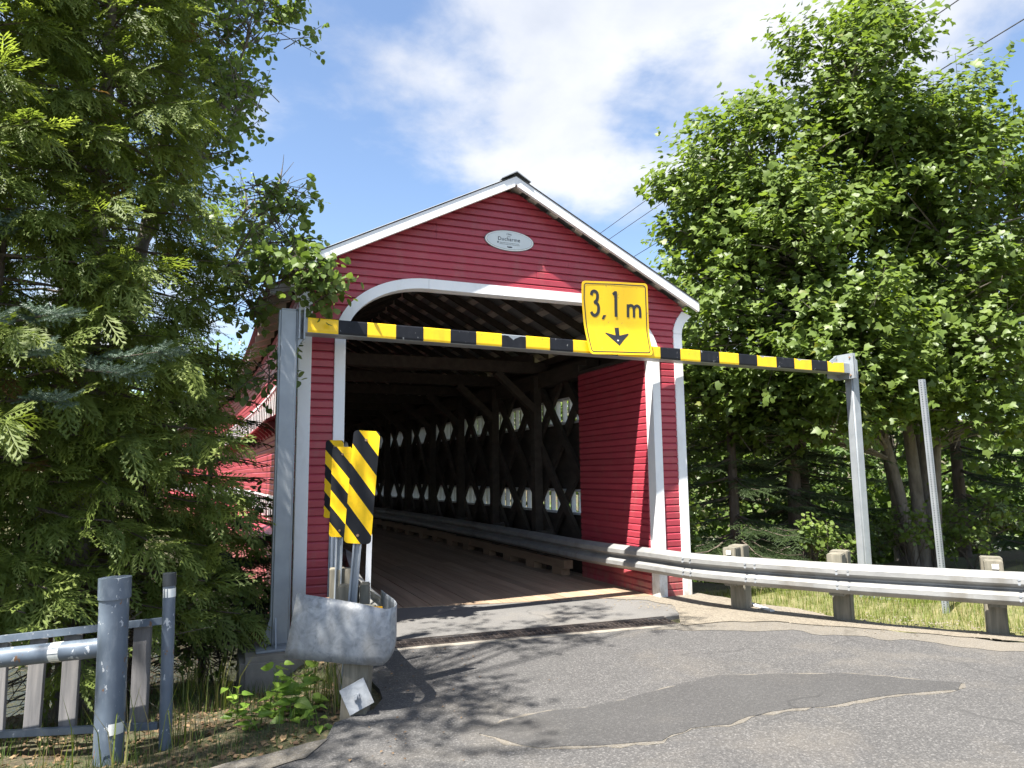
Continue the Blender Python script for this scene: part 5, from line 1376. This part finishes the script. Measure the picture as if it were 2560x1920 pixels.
Fr = np.zeros((n, 3, 3)); Fr[:, 0, 0] = np.cos(a)*.5; Fr[:, 1, 0] = np.sin(a)*.5; Fr[:, 0, 1] = -np.sin(a); Fr[:, 1, 1] = np.cos(a); Fr[:, 2, 2] = 1
o = foliage('tall_grass', BLADE, np.column_stack([P, np.maximum(hgt(P[:, 0], P[:, 1]) - .01, -9)]), Fr, rng.uniform(.18, .5, n), np.clip(rng.normal(.7, .25, n), 0, 1), M['grass']); o['kind'] = 'stuff'; o['label'] = 'tall thin grass stalks by the fence and the wooden posts'
n = 5200; P = np.column_stack([rng.uniform(-6, -2.3, n), rng.uniform(-3.9, .8, n)]); P = P[bank_ok(P)]; n = len(P)
Zn = norm(np.column_stack([rng.normal(0, .35, n), rng.normal(0, .35, n), np.ones(n)])); Yn = norm(np.column_stack([rng.normal(size=(n, 2)), np.zeros(n)]))
o = foliage('leaf_litter', LEAF_SIMPLE, np.column_stack([P, hgt(P[:, 0], P[:, 1]) + .012]), frames(Yn, Zn), rng.uniform(.02, .055, n), np.clip(rng.normal(.5, .3, n), 0, 1), M['litter']); o['kind'] = 'stuff'; o['label'] = 'brown fallen leaves on the bank under the fence'
n = 70; P = np.column_stack([np.abs(rng.normal(0, .55, n)) - 2.35, rng.uniform(-4.4, -1.4, n)]); P[:, 0] = np.where(P[:, 1] < -2.9, P[:, 0] - .5*(-2.9 - P[:, 1]) + .15, P[:, 0] + .3)
Zn = norm(np.column_stack([rng.normal(0, .25, n), rng.normal(0, .25, n), np.ones(n)])); Yn = norm(np.column_stack([rng.normal(size=(n, 2)), np.zeros(n)]))
o = foliage('fallen_leaves', LEAF_SIMPLE, np.column_stack([P, np.full(n, .012)]), frames(Yn, Zn), rng.uniform(.010, .028, n), np.clip(rng.normal(.3, .25, n), 0, 1), M['litter']); o['kind'] = 'stuff'; o['label'] = 'dry fallen leaves scattered on the asphalt near the bull nose post'
# pebbles on the sandy shoulder
n = 900; t = rng.random(n); px = np.interp(t, [0, .3, .6, 1], [1.6, 2.2, 2.9, 4.2]) + rng.normal(0, .22, n); py = np.interp(t, [0, .3, .6, 1], [-.1, -1.0, -2.0, -3.4]) + rng.normal(0, .22, n)
pv = np.array([(.5, 0, 0), (-.4, .35, 0), (-.35, -.4, 0), (.05, .02, .45), (.1, .5, .1), (.1, -.45, .12)]); pf_ = np.array([(0, 4, 3), (4, 1, 3), (1, 2, 3), (2, 5, 3), (5, 0, 3)])
o = foliage('pebbles', [(pv, pf_)], np.column_stack([px, py, np.full(n, .006)]), frames(norm(np.column_stack([rng.normal(size=(n, 2)), np.zeros(n)])), np.tile([0, 0, 1.], (n, 1))), rng.uniform(.008, .028, n), rng.random(n), M['sand']); o['kind'] = 'stuff'; o['label'] = 'loose pebbles on the sandy shoulder'

# far woods: a mass of foliage on both banks
def woods(name, label, spots, leaf, mat):
    P, S = [], []
    for (x, y, r, h, n) in spots:
        z = float(hgt(x, y)); d = rndir(n); q = rng.random(n)**.35
        k = np.sin(d[:, 0]*7 + x)*np.sin(d[:, 1]*6 + y)*.12 + np.sin(d[:, 2]*9 + x*2)*.1
        p = d*np.array([r, r, h*.5])*(q*(1 + k))[:, None] + np.array([x, y, z + h*.5]); P.append(p)
    P = np.concatenate(P); n = len(P); Zv = norm(np.array([0, 0, .7]) + rndir(n)*.7); Yv = norm(rndir(n))
    o = foliage(name, LEAF_SIMPLE, P, frames(Yv, Zv), leaf*rng.uniform(.5, 1.3, n), np.clip(rng.normal(.5, .24, n), 0, .93), mat); o['kind'] = 'stuff'; o['label'] = label
sp = []
for i in range(46):
    x = -50 + 100*i/45 + random.uniform(-1, 1); y = random.uniform(40, 50); sp.append((x, y, random.uniform(2.2, 3.6), random.uniform(7, 12), 1100))
woods('far_woods', 'mass of broadleaf trees on the far river bank', sp, .42, M['far_leaf'])
sp = []
for i in range(34):
    a = i/33; x = 11 + 22*a + random.uniform(-1.5, 1.5); y = 14 - 12*a + random.uniform(-3, 3); sp.append((x, y, random.uniform(1.6, 2.6), random.uniform(4.5, 8.5), 900))
woods('right_bank_woods', 'mass of shaded undergrowth and trees behind the maple', sp, .30, M['far_leaf'])
sp = []
for i in range(20):
    x = 3.6 + i*.75 + random.uniform(-.3, .3); y = 7.2 + random.uniform(-1.2, 2.5) + .1*i; sp.append((x, y, random.uniform(.9, 1.5), random.uniform(2.4, 4.6), 700))
woods('river_thicket', 'sunlit thicket along the near river bank right of the bridge', sp, .16, M['far_leaf'])
sp = []
for i in range(16):
    x = -11 - 1.6*i + random.uniform(-1, 1); y = 2 + random.uniform(-3, 6) + .6*i; sp.append((x, y, random.uniform(1.5, 2.6), random.uniform(5, 9), 700))
woods('left_bank_woods', 'mass of trees on the left bank behind the cedars', sp, .26, M['far_leaf'])
